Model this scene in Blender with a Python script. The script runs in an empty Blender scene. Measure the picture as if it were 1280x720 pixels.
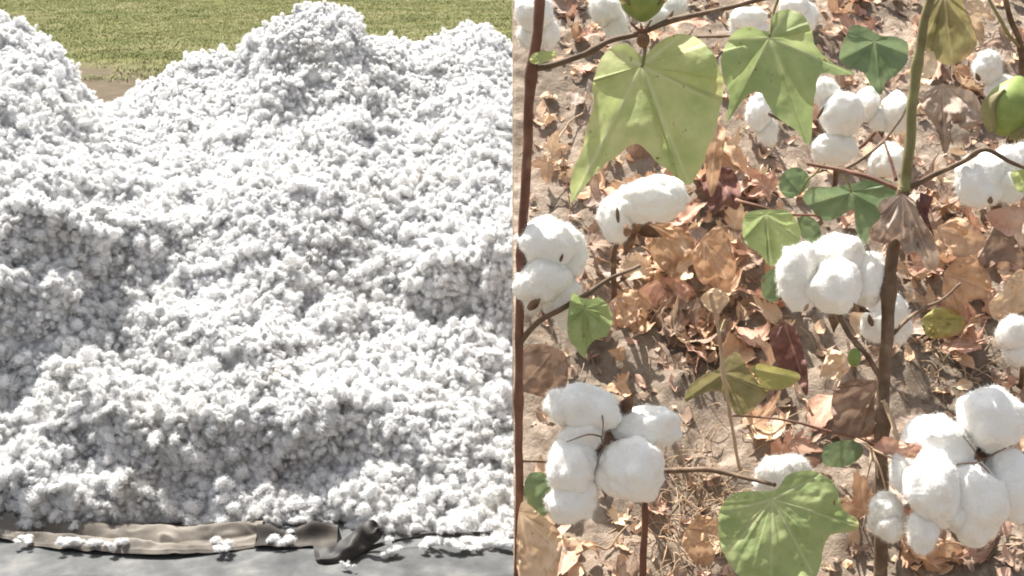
import bpy, bmesh, math, random
import numpy as np
from mathutils import Vector, Matrix
random.seed(7)
RNG = np.random.default_rng(7)
S = bpy.context.scene

# ------------------------------------------------------------------ camera
H = 2.8
PITCH = math.radians(15)
FPX = 1694.0
cd = bpy.data.cameras.new('camera'); cam = bpy.data.objects.new('camera', cd)
S.collection.objects.link(cam); S.camera = cam
cam.location = (0, 0, H); cam.rotation_euler = (math.pi/2 - PITCH, 0, 0)
cd.sensor_fit = 'HORIZONTAL'; cd.angle = 2*math.atan(640/FPX)
cd.clip_start = 0.05; cd.clip_end = 2000

# ------------------------------------------------------------------ light
SUN_EL = 58.0
SUN_AZ = -33.0          # degrees clockwise from +Y (behind the heap), negative = left
sdir = Vector((math.sin(math.radians(SUN_AZ))*math.cos(math.radians(SUN_EL)),
               math.cos(math.radians(SUN_AZ))*math.cos(math.radians(SUN_EL)),
               math.sin(math.radians(SUN_EL))))
w = bpy.data.worlds.new('World'); S.world = w; w.use_nodes = True
nt = w.node_tree; bg = nt.nodes['Background']
sky = nt.nodes.new('ShaderNodeTexSky'); sky.sky_type = 'NISHITA'; sky.sun_disc = False
sky.sun_elevation = math.radians(SUN_EL); sky.sun_rotation = math.radians(SUN_AZ)
sky.dust_density = 3.0; sky.air_density = 1.0; sky.ozone_density = 1.0
hs = nt.nodes.new('ShaderNodeHueSaturation'); hs.inputs['Saturation'].default_value = .35   # whitish, hazy summer sky
nt.links.new(sky.outputs[0], hs.inputs['Color']); nt.links.new(hs.outputs[0], bg.inputs[0]); bg.inputs[1].default_value = 0.085
sl = bpy.data.lights.new('sun', 'SUN'); sl.energy = 4.6; sl.angle = math.radians(0.6)
sl.color = (1.0, 0.965, 0.905)
so = bpy.data.objects.new('sun', sl); S.collection.objects.link(so)
so.rotation_euler = sdir.to_track_quat('Z', 'Y').to_euler()
S.view_settings.view_transform = 'Standard'; S.view_settings.look = 'None'
S.view_settings.exposure = 1.32; S.view_settings.gamma = 1.0
S.cycles.filter_width = 1.9

# ------------------------------------------------------------------ pixel -> world
CP, SP = math.cos(PITCH), math.sin(PITCH)
FW = np.array((0, CP, -SP)); RT = np.array((1.0, 0, 0)); UP = np.array((0, SP, CP)); CO = np.array((0, 0, H))
def ray(u, v):
    return FW + (u-640)/FPX*RT + (360-v)/FPX*UP
def at_d(u, v, d): return CO + d*ray(u, v)              # at camera depth d
def at_y(u, v, y):
    r = ray(u, v); return CO + r*(y/r[1])
def at_z(u, v, z=0.0):
    r = ray(u, v); return CO + r*((z-H)/r[2])
BY, BZ, BT = 1.45, H-0.39, 0.65                        # the planted bank: z = BZ + BT*(y-BY)
def at_bank(u, v, lift=0.0):
    r = ray(u, v)
    t = (BZ + lift - BT*BY - H) / (r[2] - BT*r[1])
    return CO + r*t

# ------------------------------------------------------------------ noise
def _h(ix, iy, iz, seed):
    n = (ix*374761393 + iy*668265263 + iz*2147483647 + seed*974634777) & 0xffffffff
    n = ((n ^ (n >> 13))*1274126177) & 0xffffffff
    n = ((n ^ (n >> 16))*2246822519) & 0xffffffff
    return ((n ^ (n >> 15)) & 0xffff)/65535.0*2-1
def vn(P, seed=0):
    P = np.asarray(P, float); i = np.floor(P).astype(np.int64); f = P-i; f = f*f*(3-2*f)
    x, y, z = i[..., 0], i[..., 1], i[..., 2]; r = 0
    for dx in (0, 1):
        for dy in (0, 1):
            for dz in (0, 1):
                wt = (f[..., 0] if dx else 1-f[..., 0])*(f[..., 1] if dy else 1-f[..., 1])*(f[..., 2] if dz else 1-f[..., 2])
                r = r + wt*_h(x+dx, y+dy, z+dz, seed)
    return r
def fbm(P, o=4, seed=0):
    P = np.asarray(P, float); r = 0; a = 1; s = 0
    for k in range(o):
        r = r + a*vn(P*2.03**k + 17.3*k, seed+k); s += a; a *= .5
    return r/s

# ------------------------------------------------------------------ object helpers
ORG = {}
def link(o, parent=None):
    S.collection.objects.link(o)
    if parent is not None: o.parent = parent
def mkmesh(name, V, F, mat=None, smooth=True, attrs=None):
    me = bpy.data.meshes.new(name)
    V = np.asarray(V, float)
    me.from_pydata(V.tolist(), [], F if isinstance(F, list) else F.tolist())
    if smooth: me.polygons.foreach_set('use_smooth', np.ones(len(me.polygons), bool))
    for k, a in (attrs or {}).items():
        at = me.attributes.new(k, 'FLOAT', 'POINT'); at.data.foreach_set('value', np.asarray(a, np.float32).ravel())
    if mat: me.materials.append(mat)
    me.update(); return me
def obj(name, V, F, mat, parent=None, smooth=True, attrs=None):
    V = np.asarray(V, float)
    org = ORG[parent.name] if parent is not None else np.zeros(3)
    if parent is None:
        org = np.array((V[:, 0].mean(), V[:, 1].mean(), V[:, 2].min()))
    o = bpy.data.objects.new(name, mkmesh(name, V-org, F, mat, smooth, attrs))
    link(o, parent); ORG[o.name] = org
    if parent is None: o.location = org
    return o
def thing(name, loc):
    o = bpy.data.objects.new(name, None); link(o); o.location = loc; o.empty_display_size = .05
    ORG[o.name] = np.array(loc, float); return o
def tag(o, label=None, cat=None, group=None, kind=None):
    if label: o['label'] = label
    if cat: o['category'] = cat
    if group: o['group'] = group
    if kind: o['kind'] = kind
    return o
class MB:
    def __init__(s): s.V = []; s.F = []; s.n = 0
    def add(s, V, F):
        V = np.asarray(V, float); s.V.append(V)
        s.F += [tuple(int(i)+s.n for i in f) for f in (F if isinstance(F, list) else F.tolist())]; s.n += len(V)
    def build(s, name, mat, parent=None, smooth=True):
        return obj(name, np.concatenate(s.V), s.F, mat, parent, smooth)

def gridF(n, m, wrap=False):
    i = np.arange(n-1)[:, None]; j = np.arange(m if wrap else m-1)[None, :]
    a = i*m+j; b = i*m+(j+1) % m; c = (i+1)*m+(j+1) % m; d = (i+1)*m+j
    return np.stack([a, b, c, d], -1).reshape(-1, 4)
def spline(P, k=6, closed=False):
    P = np.asarray(P, float); n = len(P)
    if n < 3 and not closed:
        t = np.linspace(0, 1, k+1)[:, None]; return P[0]*(1-t)+P[-1]*t
    out = []
    for i in range(n if closed else n-1):
        g = (lambda q: P[q % n]) if closed else (lambda q: P[min(max(q, 0), n-1)])
        p0, p1, p2, p3 = g(i-1), g(i), g(i+1), g(i+2)
        for s in np.arange(k)/k:
            out.append(.5*(2*p1+(p2-p0)*s+(2*p0-5*p1+4*p2-p3)*s*s+(3*p1-p0-3*p2+p3)*s**3))
    if not closed: out.append(P[-1])
    return np.array(out)
def tube(P, r0, r1, seg=8, rough=.12, seed=0, knots=0):
    P = np.asarray(P, float); n = len(P); V = []
    T = np.gradient(P, axis=0); T /= np.linalg.norm(T, axis=1)[:, None]+1e-12
    a = np.array((.3, -.9, .2)); 
    for i in range(n):
        x = np.cross(T[i], a); x /= np.linalg.norm(x); y = np.cross(T[i], x)
        s = i/(n-1); r = r0*(1-s)+r1*s
        if knots: r *= 1+.35*max(0, math.cos(s*knots*math.pi*2))**8
        for k in range(seg):
            th = 2*math.pi*k/seg
            rr = r*(1+rough*float(vn(np.array((i*.9, math.cos(th)*1.5, math.sin(th)*1.5)), seed)))
            V.append(P[i]+rr*(math.cos(th)*x+math.sin(th)*y))
    F = [tuple(f) for f in gridF(n, seg, True).tolist()]
    F.append(tuple(range(seg))[::-1]); F.append(tuple(range((n-1)*seg, n*seg)))
    return np.array(V), F
def ptube(pts, r0, r1, k=6, seg=8, wob=.0012, seed=0, knots=0, mb=None):
    """pts = [(u, v, camera depth)...], radii in metres"""
    P = spline([at_d(*p) for p in pts], k)
    P[1:-1] += wob*np.stack([vn(P[1:-1]*40+7*c, seed+c) for c in range(3)], -1)
    V, F = tube(P, r0, r1, seg, seed=seed, knots=knots)
    mb.add(V, F)

# ------------------------------------------------------------------ materials
def mat(name):
    m = bpy.data.materials.new(name); m.use_nodes = True; t = m.node_tree
    return m, t, t.nodes['Principled BSDF'], t.nodes['Material Output']
def N(t, kind, **kw):
    n = t.nodes.new(kind)
    for k, v in kw.items():
        if k in n.inputs: n.inputs[k].default_value = v
        else: setattr(n, k, v)
    return n
def noise(t, scale, detail=4, rough=.55, coord='Object'):
    c = N(t, 'ShaderNodeNewGeometry' if coord == 'Position' else 'ShaderNodeTexCoord'); n = N(t, 'ShaderNodeTexNoise')
    n.inputs['Scale'].default_value = scale; n.inputs['Detail'].default_value = detail; n.inputs['Roughness'].default_value = rough
    t.links.new(c.outputs[coord], n.inputs['Vector']); return n
def ramp(t, src, stops):
    r = N(t, 'ShaderNodeValToRGB'); e = r.color_ramp.elements
    while len(e) < len(stops): e.new(.5)
    for i, (p, c) in enumerate(stops): e[i].position = p; e[i].color = (*c, 1) if len(c) == 3 else c
    t.links.new(src, r.inputs[0]); return r
def mix(t, fac, a, b, mode='MIX'):
    m = N(t, 'ShaderNodeMix', data_type='RGBA', blend_type=mode)
    for s, x in ((0, fac), (6, a), (7, b)):
        if hasattr(x, 'is_linked') or hasattr(x, 'links'): t.links.new(x, m.inputs[s])
        elif s == 0: m.inputs[0].default_value = x
        else: m.inputs[s].default_value = (*x, 1)
    return m.outputs[2]
def bump(t, b, src, strength, dist):
    n = N(t, 'ShaderNodeBump'); n.inputs['Strength'].default_value = strength; n.inputs['Distance'].default_value = dist
    t.links.new(src, n.inputs['Height']); t.links.new(n.outputs[0], b.inputs['Normal'])
def simple(name, stops, scale, rough=.8, bs=.3, bd=.002, bscale=None, detail=5):
    m, t, b, o = mat(name)
    n = noise(t, scale, detail); r = ramp(t, n.outputs[0], stops); t.links.new(r.outputs[0], b.inputs['Base Color'])
    b.inputs['Roughness'].default_value = rough; b.inputs['Specular IOR Level'].default_value = .25
    n2 = noise(t, bscale or scale*4, 4); bump(t, b, n2.outputs[0], bs, bd); return m
M = {}
# heap cotton
m, t, b, o = mat('heap cotton')
n = noise(t, 2.6, 5, .65, 'Position'); r = ramp(t, n.outputs[0], [(.35, (.90, .90, .905)), (.60, (.90, .895, .885)), (.78, (.885, .85, .79))])
n2 = noise(t, 34, 3, .6, 'Position'); r2 = ramp(t, n2.outputs[0], [(.69, (1, 1, 1)), (.75, (.85, .72, .56))])
t.links.new(mix(t, .8, r.outputs[0], r2.outputs[0], 'MULTIPLY'), b.inputs['Base Color'])
b.inputs['Roughness'].default_value = 1; b.inputs['Specular IOR Level'].default_value = 0
tr = N(t, 'ShaderNodeBsdfTranslucent'); tr.inputs[0].default_value = (.86, .86, .85, 1); ms = N(t, 'ShaderNodeMixShader'); ms.inputs[0].default_value = .3
t.links.new(b.outputs[0], ms.inputs[1]); t.links.new(tr.outputs[0], ms.inputs[2]); t.links.new(ms.outputs[0], o.inputs[0])
M['heap'] = m
# boll cotton
m, t, b, o = mat('boll cotton')
n = noise(t, 25, 4, .6); r = ramp(t, n.outputs[0], [(.3, (.88, .85, .78)), (.6, (.92, .905, .86))]); t.links.new(r.outputs[0], b.inputs['Base Color'])
b.inputs['Roughness'].default_value = 1; b.inputs['Specular IOR Level'].default_value = 0
b.inputs['Subsurface Weight'].default_value = .12; b.inputs['Subsurface Radius'].default_value = (.005, .004, .003); b.inputs['Subsurface Scale'].default_value = 1
nb = noise(t, 180, 5, .7); bump(t, b, nb.outputs[0], .3, .001)
M['cotton'] = m
# soil
m, t, b, o = mat('bank soil')
n = noise(t, 7, 6, .6); r = ramp(t, n.outputs[0], [(.30, (.19, .155, .12)), (.5, (.31, .25, .195)), (.68, (.46, .37, .295))])
n2 = noise(t, 90, 5, .65); r2 = ramp(t, n2.outputs[0], [(.3, (.62, .58, .54)), (.6, (1, 1, 1)), (.8, (1.25, 1.2, 1.1))])
t.links.new(mix(t, 1.0, r.outputs[0], r2.outputs[0], 'MULTIPLY'), b.inputs['Base Color'])
b.inputs['Roughness'].default_value = .95; b.inputs['Specular IOR Level'].default_value = .1
nb = noise(t, 260, 5, .7); bump(t, b, nb.outputs[0], .8, .003)
M['soil'] = m
M['yard'] = simple('yard earth', [(.3, (.16, .12, .09)), (.6, (.26, .2, .155)), (.8, (.32, .26, .2))], 2.0, .95, .6, .02, 30)
# far field
m, t, b, o = mat('field')
c = N(t, 'ShaderNodeTexCoord'); sx = N(t, 'ShaderNodeSeparateXYZ'); t.links.new(c.outputs['Object'], sx.inputs[0])
n = noise(t, .7, 6, .7); r = ramp(t, n.outputs[0], [(.3, (.10, .11, .042)), (.5, (.14, .14, .058)), (.7, (.18, .17, .08))])
ns = noise(t, 3.0, 5, .6); rs = ramp(t, ns.outputs[0], [(.3, (.085, .07, .05)), (.7, (.14, .115, .085))])
ad = N(t, 'ShaderNodeMath', operation='MULTIPLY_ADD'); n3 = noise(t, .5, 6, .75)
t.links.new(n3.outputs[0], ad.inputs[0]); ad.inputs[1].default_value = 4.0; t.links.new(sx.outputs['Y'], ad.inputs[2])
mr = N(t, 'ShaderNodeMapRange'); t.links.new(ad.outputs[0], mr.inputs['Value']); mr.inputs['From Min'].default_value = 29.0; mr.inputs['From Max'].default_value = 31.5
t.links.new(mix(t, mr.outputs[0], rs.outputs[0], r.outputs[0]), b.inputs['Base Color'])
b.inputs['Roughness'].default_value = 1; b.inputs['Specular IOR Level'].default_value = 0
M['field'] = m
m, t, b, o = mat('grass')
n = noise(t, .55, 6, .7, 'Position'); r = ramp(t, n.outputs[0], [(.32, (.15, .17, .065)), (.5, (.225, .23, .10)), (.66, (.31, .285, .15))])
t.links.new(r.outputs[0], b.inputs['Base Color']); b.inputs['Roughness'].default_value = .9; b.inputs['Specular IOR Level'].default_value = .1
M['grass'] = m
# tarps
M['tarp'] = simple('grey tarpaulin', [(.3, (.05, .052, .053)), (.5, (.09, .092, .092)), (.66, (.15, .148, .142)), (.78, (.24, .235, .225))], 5.5, .8, .5, .005, 35, 9)
M['canvas'] = simple('beige canvas', [(.3, (.07, .06, .05)), (.5, (.155, .137, .115)), (.72, (.25, .222, .19))], 5, .85, .3, .002, 60)
M['dark canvas'] = simple('dark brown canvas', [(.3, (.022, .019, .016)), (.55, (.05, .043, .037)), (.75, (.11, .095, .08))], 9, .8, .4, .003, 40)
M['black'] = simple('dark rubber sheet', [(.3, (.022, .020, .019)), (.7, (.06, .055, .050))], 9, .6, .3, .003, 40)
# wood
M['stem'] = simple('brown stem', [(.3, (.085, .055, .036)), (.55, (.17, .115, .075)), (.75, (.30, .22, .15))], 60, .75, .5, .001, 240)
M['redstem'] = simple('red brown stem', [(.3, (.11, .05, .034)), (.6, (.20, .10, .066)), (.8, (.32, .19, .13))], 50, .7, .4, .001, 200)
M['greenstem'] = simple('green stem', [(.3, (.15, .12, .055)), (.6, (.25, .24, .11)), (.8, (.33, .24, .14))], 45, .6, .3, .0008, 200)
M['straw'] = simple('straw', [(.3, (.36, .24, .15)), (.7, (.58, .43, .29))], 60, .8, .3, .0006, 200)
M['bur'] = simple('dry bur', [(.3, (.10, .055, .032)), (.55, (.24, .14, .085)), (.75, (.42, .28, .18))], 70, .8, .5, .0008, 250)
M['greenboll'] = simple('green boll', [(.3, (.16, .22, .06)), (.6, (.25, .31, .09)), (.8, (.36, .38, .15))], 55, .5, .2, .0005, 300)

def leafmat(name, base, dark, light, vein, edge, edgew=.0, trans=.3, speck=(.25, .17, .07), rough=.6):
    m, t, b, o = mat(name)
    n = noise(t, 38, 5, .6); r = ramp(t, n.outputs[0], [(.3, dark), (.5, base), (.72, light)])
    av = N(t, 'ShaderNodeAttribute', attribute_name='vein'); ae = N(t, 'ShaderNodeAttribute', attribute_name='edge')
    c1 = mix(t, av.outputs['Fac'], r.outputs[0], vein)
    n2 = noise(t, 22, 4, .6)
    md = N(t, 'ShaderNodeMath', operation='MULTIPLY_ADD'); t.links.new(n2.outputs[0], md.inputs[0]); md.inputs[1].default_value = .9
    t.links.new(ae.outputs['Fac'], md.inputs[2])
    mr = N(t, 'ShaderNodeMapRange'); t.links.new(md.outputs[0], mr.inputs['Value'])
    mr.inputs['From Min'].default_value = 1.5-edgew; mr.inputs['From Max'].default_value = 1.75-edgew
    c2 = mix(t, mr.outputs[0], c1, edge)
    n3 = noise(t, 170, 2, .5); r3 = ramp(t, n3.outputs[0], [(.70, (0, 0, 0)), (.76, (1, 1, 1))])
    c3 = mix(t, r3.outputs[0], c2, speck)
    t.links.new(c3, b.inputs['Base Color']); b.inputs['Roughness'].default_value = rough; b.inputs['Specular IOR Level'].default_value = .3
    nb = noise(t, 130, 4, .6); vb = N(t, 'ShaderNodeMath', operation='MULTIPLY_ADD'); t.links.new(av.outputs['Fac'], vb.inputs[0]); vb.inputs[1].default_value = -.6; t.links.new(nb.outputs[0], vb.inputs[2]); bump(t, b, vb.outputs[0], .45, .0014)
    tr = N(t, 'ShaderNodeBsdfTranslucent'); t.links.new(c3, tr.inputs[0])
    ms = N(t, 'ShaderNodeMixShader'); ms.inputs[0].default_value = trans
    t.links.new(b.outputs[0], ms.inputs[1]); t.links.new(tr.outputs[0], ms.inputs[2]); t.links.new(ms.outputs[0], o.inputs[0])
    M[name] = m; return m
leafmat('leaf pale', (.50, .55, .235), (.39, .47, .18), (.60, .62, .30), (.60, .64, .36), (.68, .55, .26), .06, .4)
leafmat('leaf mid', (.36, .44, .185), (.27, .36, .14), (.47, .52, .24), (.50, .55, .30), (.58, .50, .22), .02, .36)
leafmat('leaf dark', (.20, .27, .14), (.145, .21, .10), (.28, .34, .17), (.31, .38, .22), (.40, .36, .16), .0, .3)
leafmat('leaf olive', (.28, .25, .11), (.20, .175, .075), (.37, .32, .16), (.42, .36, .20), (.44, .29, .15), .15, .3)
leafmat('leaf yellow', (.44, .40, .14), (.33, .33, .10), (.55, .48, .20), (.58, .52, .28), (.45, .27, .12), .2, .3)
dry = dict(trans=.15, rough=.85)
leafmat('dead tan', (.66, .43, .27), (.48, .29, .17), (.80, .58, .40), (.78, .60, .44), (.44, .25, .15), .2, **dry)
leafmat('dead pink', (.62, .37, .265), (.45, .24, .165), (.74, .51, .39), (.74, .54, .42), (.40, .21, .14), .2, **dry)
leafmat('dead brown', (.34, .235, .17), (.22, .145, .10), (.46, .34, .26), (.48, .36, .27), (.22, .13, .09), .2, **dry)
leafmat('dead grey', (0.446, 0.351, 0.284), (0.297, 0.223, 0.176), (0.594, 0.486, 0.405), (0.648, 0.513, 0.419), (0.378, 0.257, 0.189), .2, **dry)
leafmat('dead maroon', (0.21, 0.105, 0.0868), (0.126, 0.063, 0.056), (0.35, 0.196, 0.154), (0.392, 0.238, 0.182), (0.168, 0.098, 0.07), .1, **dry)
leafmat('dead cream', (.76, .57, .385), (.60, .41, .26), (.84, .69, .50), (.82, .67, .49), (.54, .32, .18), .15, **dry)

# ================================================================== SETTING
def sheet(name, x0, x1, y0, y1, z, m, nx=2, ny=2):
    X, Y = np.meshgrid(np.linspace(x0, x1, nx), np.linspace(y0, y1, ny))
    V = np.stack([X.ravel(), Y.ravel(), np.full(X.size, z)], -1)
    o = obj(name, V, gridF(ny, nx), m, smooth=False); tag(o, kind='structure'); return o
# field, with its origin at the world origin so that the shader's object Y is metres from the camera
X, Y = np.meshgrid(np.linspace(-900, 900, 40), np.linspace(-300, 1500, 40))
me = mkmesh('ground', np.stack([X.ravel(), Y.ravel(), np.zeros(X.size)], -1), gridF(40, 40), M['field'])
g = bpy.data.objects.new('ground', me); link(g); tag(g, kind='structure')

# the planted bank beside the camera: one terrain mesh, cut vertically on its left side
xs = np.concatenate([np.linspace(.0015, .72, 190), np.linspace(.73, 2.3, 130), 2.3+np.cumsum(np.linspace(.03, .35, 20))])
ys = np.concatenate([np.linspace(-2.2, .3, 26)[:-1], np.linspace(.3, .95, 54)[:-1], np.linspace(.95, 2.15, 320), 2.15+np.cumsum(np.linspace(.008, .42, 22))])
X, Y = np.meshgrid(xs, ys)
Z = BZ + BT*(Y-BY)
Z = np.where(Y > 2.35, BZ+BT*.9 + .10*(1-np.exp(-(Y-2.35)/.25)), Z)
Pn = np.stack([X, Y, Z], -1)
Z = Z + .022*fbm(Pn*5, 4, 3) + .016*np.maximum(0, fbm(Pn*22, 3, 9)+.1) + .007*np.maximum(-.1, fbm(Pn*70, 3, 5)) + .0025*fbm(Pn*190, 2, 6)
R_ = X.max()-X; B_ = Y.max()-Y
Z = np.minimum(Z, np.minimum(R_*1.1, B_*1.1)+.0); Z = np.maximum(Z, .0)
V = np.stack([X.ravel(), Y.ravel(), Z.ravel()], -1)
F = gridF(len(ys), len(xs)).tolist()
# cut face down to the yard
nr = 90; base = len(V); L = V.reshape(len(ys), len(xs), 3)[:, 0]
rows = []
for k in range(1, nr+1):
    s = k/nr; Q = L.copy(); Q[:, 2] = L[:, 2]*(1-s) - .02*s
    Q[:, 0] = L[:, 0] + .03*s + (.06*np.abs(fbm(Q*3, 4, 21)) + .03*np.abs(fbm(Q*14, 4, 22)) + .012*np.maximum(0, fbm(Q*45, 2, 23)))*min(1, s*6)
    rows.append(Q)
V = np.concatenate([V]+rows)
m_ = len(ys)
for k in range(nr):
    for i in range(m_-1):
        a = (i*len(xs)) if k == 0 else base+(k-1)*m_+i
        b2 = ((i+1)*len(xs)) if k == 0 else base+(k-1)*m_+i+1
        F.append((a, b2, base+k*m_+i+1, base+k*m_+i))
o = obj('soil_bank', V, F, M['soil']); tag(o, kind='structure')
BANK = (xs, ys, Z)
def bankz(x, y):
    i = np.clip(np.searchsorted(xs, x)-1, 0, len(xs)-2); j = np.clip(np.searchsorted(ys, y)-1, 0, len(ys)-2)
    return float(Z[j, i])

# ---------------------------------------------------------------- geometry-node scatter
def scatter(o, coll, sel='tuft'):
    ng = bpy.data.node_groups.new('scatter', 'GeometryNodeTree')
    ng.interface.new_socket('Geometry', in_out='INPUT', socket_type='NodeSocketGeometry')
    ng.interface.new_socket('Geometry', in_out='OUTPUT', socket_type='NodeSocketGeometry')
    A = ng.nodes.new; Lk = ng.links.new
    gi, go = A('NodeGroupInput'), A('NodeGroupOutput')
    ci = A('GeometryNodeCollectionInfo'); ci.inputs[0].default_value = coll
    ci.inputs['Separate Children'].default_value = True; ci.inputs['Reset Children'].default_value = True
    ip = A('GeometryNodeInstanceOnPoints'); ip.inputs['Pick Instance'].default_value = True
    def na(nm, ty):
        n = A('GeometryNodeInputNamedAttribute'); n.data_type = ty; n.inputs[0].default_value = nm; return n.outputs[0]
    s_ = na(sel, 'FLOAT'); cmp_ = A('FunctionNodeCompare'); cmp_.data_type = 'FLOAT'; cmp_.operation = 'GREATER_THAN'; cmp_.inputs[1].default_value = .001
    Lk(s_, cmp_.inputs[0]); Lk(cmp_.outputs[0], ip.inputs['Selection'])
    Lk(na('vid', 'INT'), ip.inputs['Instance Index'])
    e2r = A('FunctionNodeEulerToRotation'); Lk(na('rot', 'FLOAT_VECTOR'), e2r.inputs[0]); Lk(e2r.outputs[0], ip.inputs['Rotation'])
    Lk(s_, ip.inputs['Scale'])
    Lk(gi.outputs[0], ip.inputs['Points']); Lk(ci.outputs[0], ip.inputs['Instance'])
    j = A('GeometryNodeJoinGeometry'); Lk(gi.outputs[0], j.inputs[0]); Lk(ip.outputs[0], j.inputs[0]); Lk(j.outputs[0], go.inputs[0])
    md = o.modifiers.new('scatter', 'NODES'); md.node_group = ng
def scatter_obj(name, V, F, P, rot, scl, vid, coll, mt):
    nV = len(V); A = np.concatenate([V, P]) if nV else P
    me = mkmesh(name, A, F, mt)
    n = len(A)
    a = me.attributes.new('tuft', 'FLOAT', 'POINT'); v = np.zeros(n, np.float32); v[nV:] = scl; a.data.foreach_set('value', v)
    a = me.attributes.new('vid', 'INT', 'POINT'); v = np.zeros(n, np.int32); v[nV:] = vid; a.data.foreach_set('value', v)
    a = me.attributes.new('rot', 'FLOAT_VECTOR', 'POINT'); v = np.zeros((n, 3), np.float32); v[nV:] = rot; a.data.foreach_set('vector', v.ravel())
    o = bpy.data.objects.new(name, me); link(o); ORG[o.name] = np.zeros(3)
    scatter(o, coll); return o
def ico(sub):
    bm = bmesh.new(); bmesh.ops.create_icosphere(bm, subdivisions=sub, radius=1)
    V = np.array([v.co[:] for v in bm.verts]); F = np.array([[v.index for v in f.verts] for f in bm.faces]); bm.free(); return V, F
ICO = {k: ico(k) for k in (1, 2, 3, 4)}
def fibres(P, Nn, n, L0, L1, wd, rng, lift=.6):
    """thin curled fibre blades rising from points on a surface"""
    idx = rng.integers(0, len(P), n); p = P[idx]; nn = Nn[idx]
    d = nn*lift + rng.normal(0, .75, (n, 3)); d /= np.linalg.norm(d, axis=1)[:, None]
    e = d + rng.normal(0, .8, (n, 3)); e /= np.linalg.norm(e, axis=1)[:, None]
    s = np.cross(d, rng.normal(0, 1, (n, 3))); s /= np.linalg.norm(s, axis=1)[:, None]+1e-9
    Ln = rng.uniform(L0, L1, n)[:, None]
    a = p - s*wd*.5; b_ = p + s*wd*.5; c1 = p+d*Ln*.55-s*wd*.4; c2 = p+d*Ln*.55+s*wd*.4; e1 = p+d*Ln*.55+e*Ln*.5
    V = np.stack([a, b_, c2, c1, e1], 1).reshape(-1, 3)
    F = []
    for k in range(n):
        q = 5*k; F += [(q, q+1, q+2, q+3), (q+3, q+2, q+4)]
    return V, F

# ================================================================== COTTON HEAP
hc = bpy.data.collections.new('tuft variants')
def tuft_mesh(k, nb=9, fib=3300, sub=2):
    rng = np.random.default_rng(100+k); mb = MB(); PV = []; PN = []
    U, Fi = ICO[sub]
    for i in range(nb):
        c = rng.normal(0, .68, 3); c[2] = abs(c[2])*.7; r = rng.uniform(.14, .50)
        W = U*(1+.34*np.sin(U@rng.normal(0, 1.6, 3)+i)[:, None]*.5+.22*fbm(U*1.2+i*9+k*31, 2, k)[:, None]+.06*fbm(U*4.5+i, 2, k)[:, None])*r*np.array(rng.uniform(.65, 1.35, 3))
        W = W + .03*fbm(U*6+i, 2, k)[:, None]*U
        mb.add(W+c, Fi); PV.append(W+c); PN.append(U)
    V, F = fibres(np.concatenate(PV), np.concatenate(PN), fib, .16, .52, .036, rng, .55); mb.add(V, F)
    st = rng.uniform(.65, 1.5, 3); V = np.concatenate(mb.V)*st
    V = V*.031/st.mean()
    return mkmesh('tuft', V, mb.F, M['heap'])
TUFTS = [tuft_mesh(k) for k in range(14)]
for k, me in enumerate(TUFTS):
    o = bpy.data.objects.new('tuft_%02d' % k, me); hc.objects.link(o)

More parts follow.
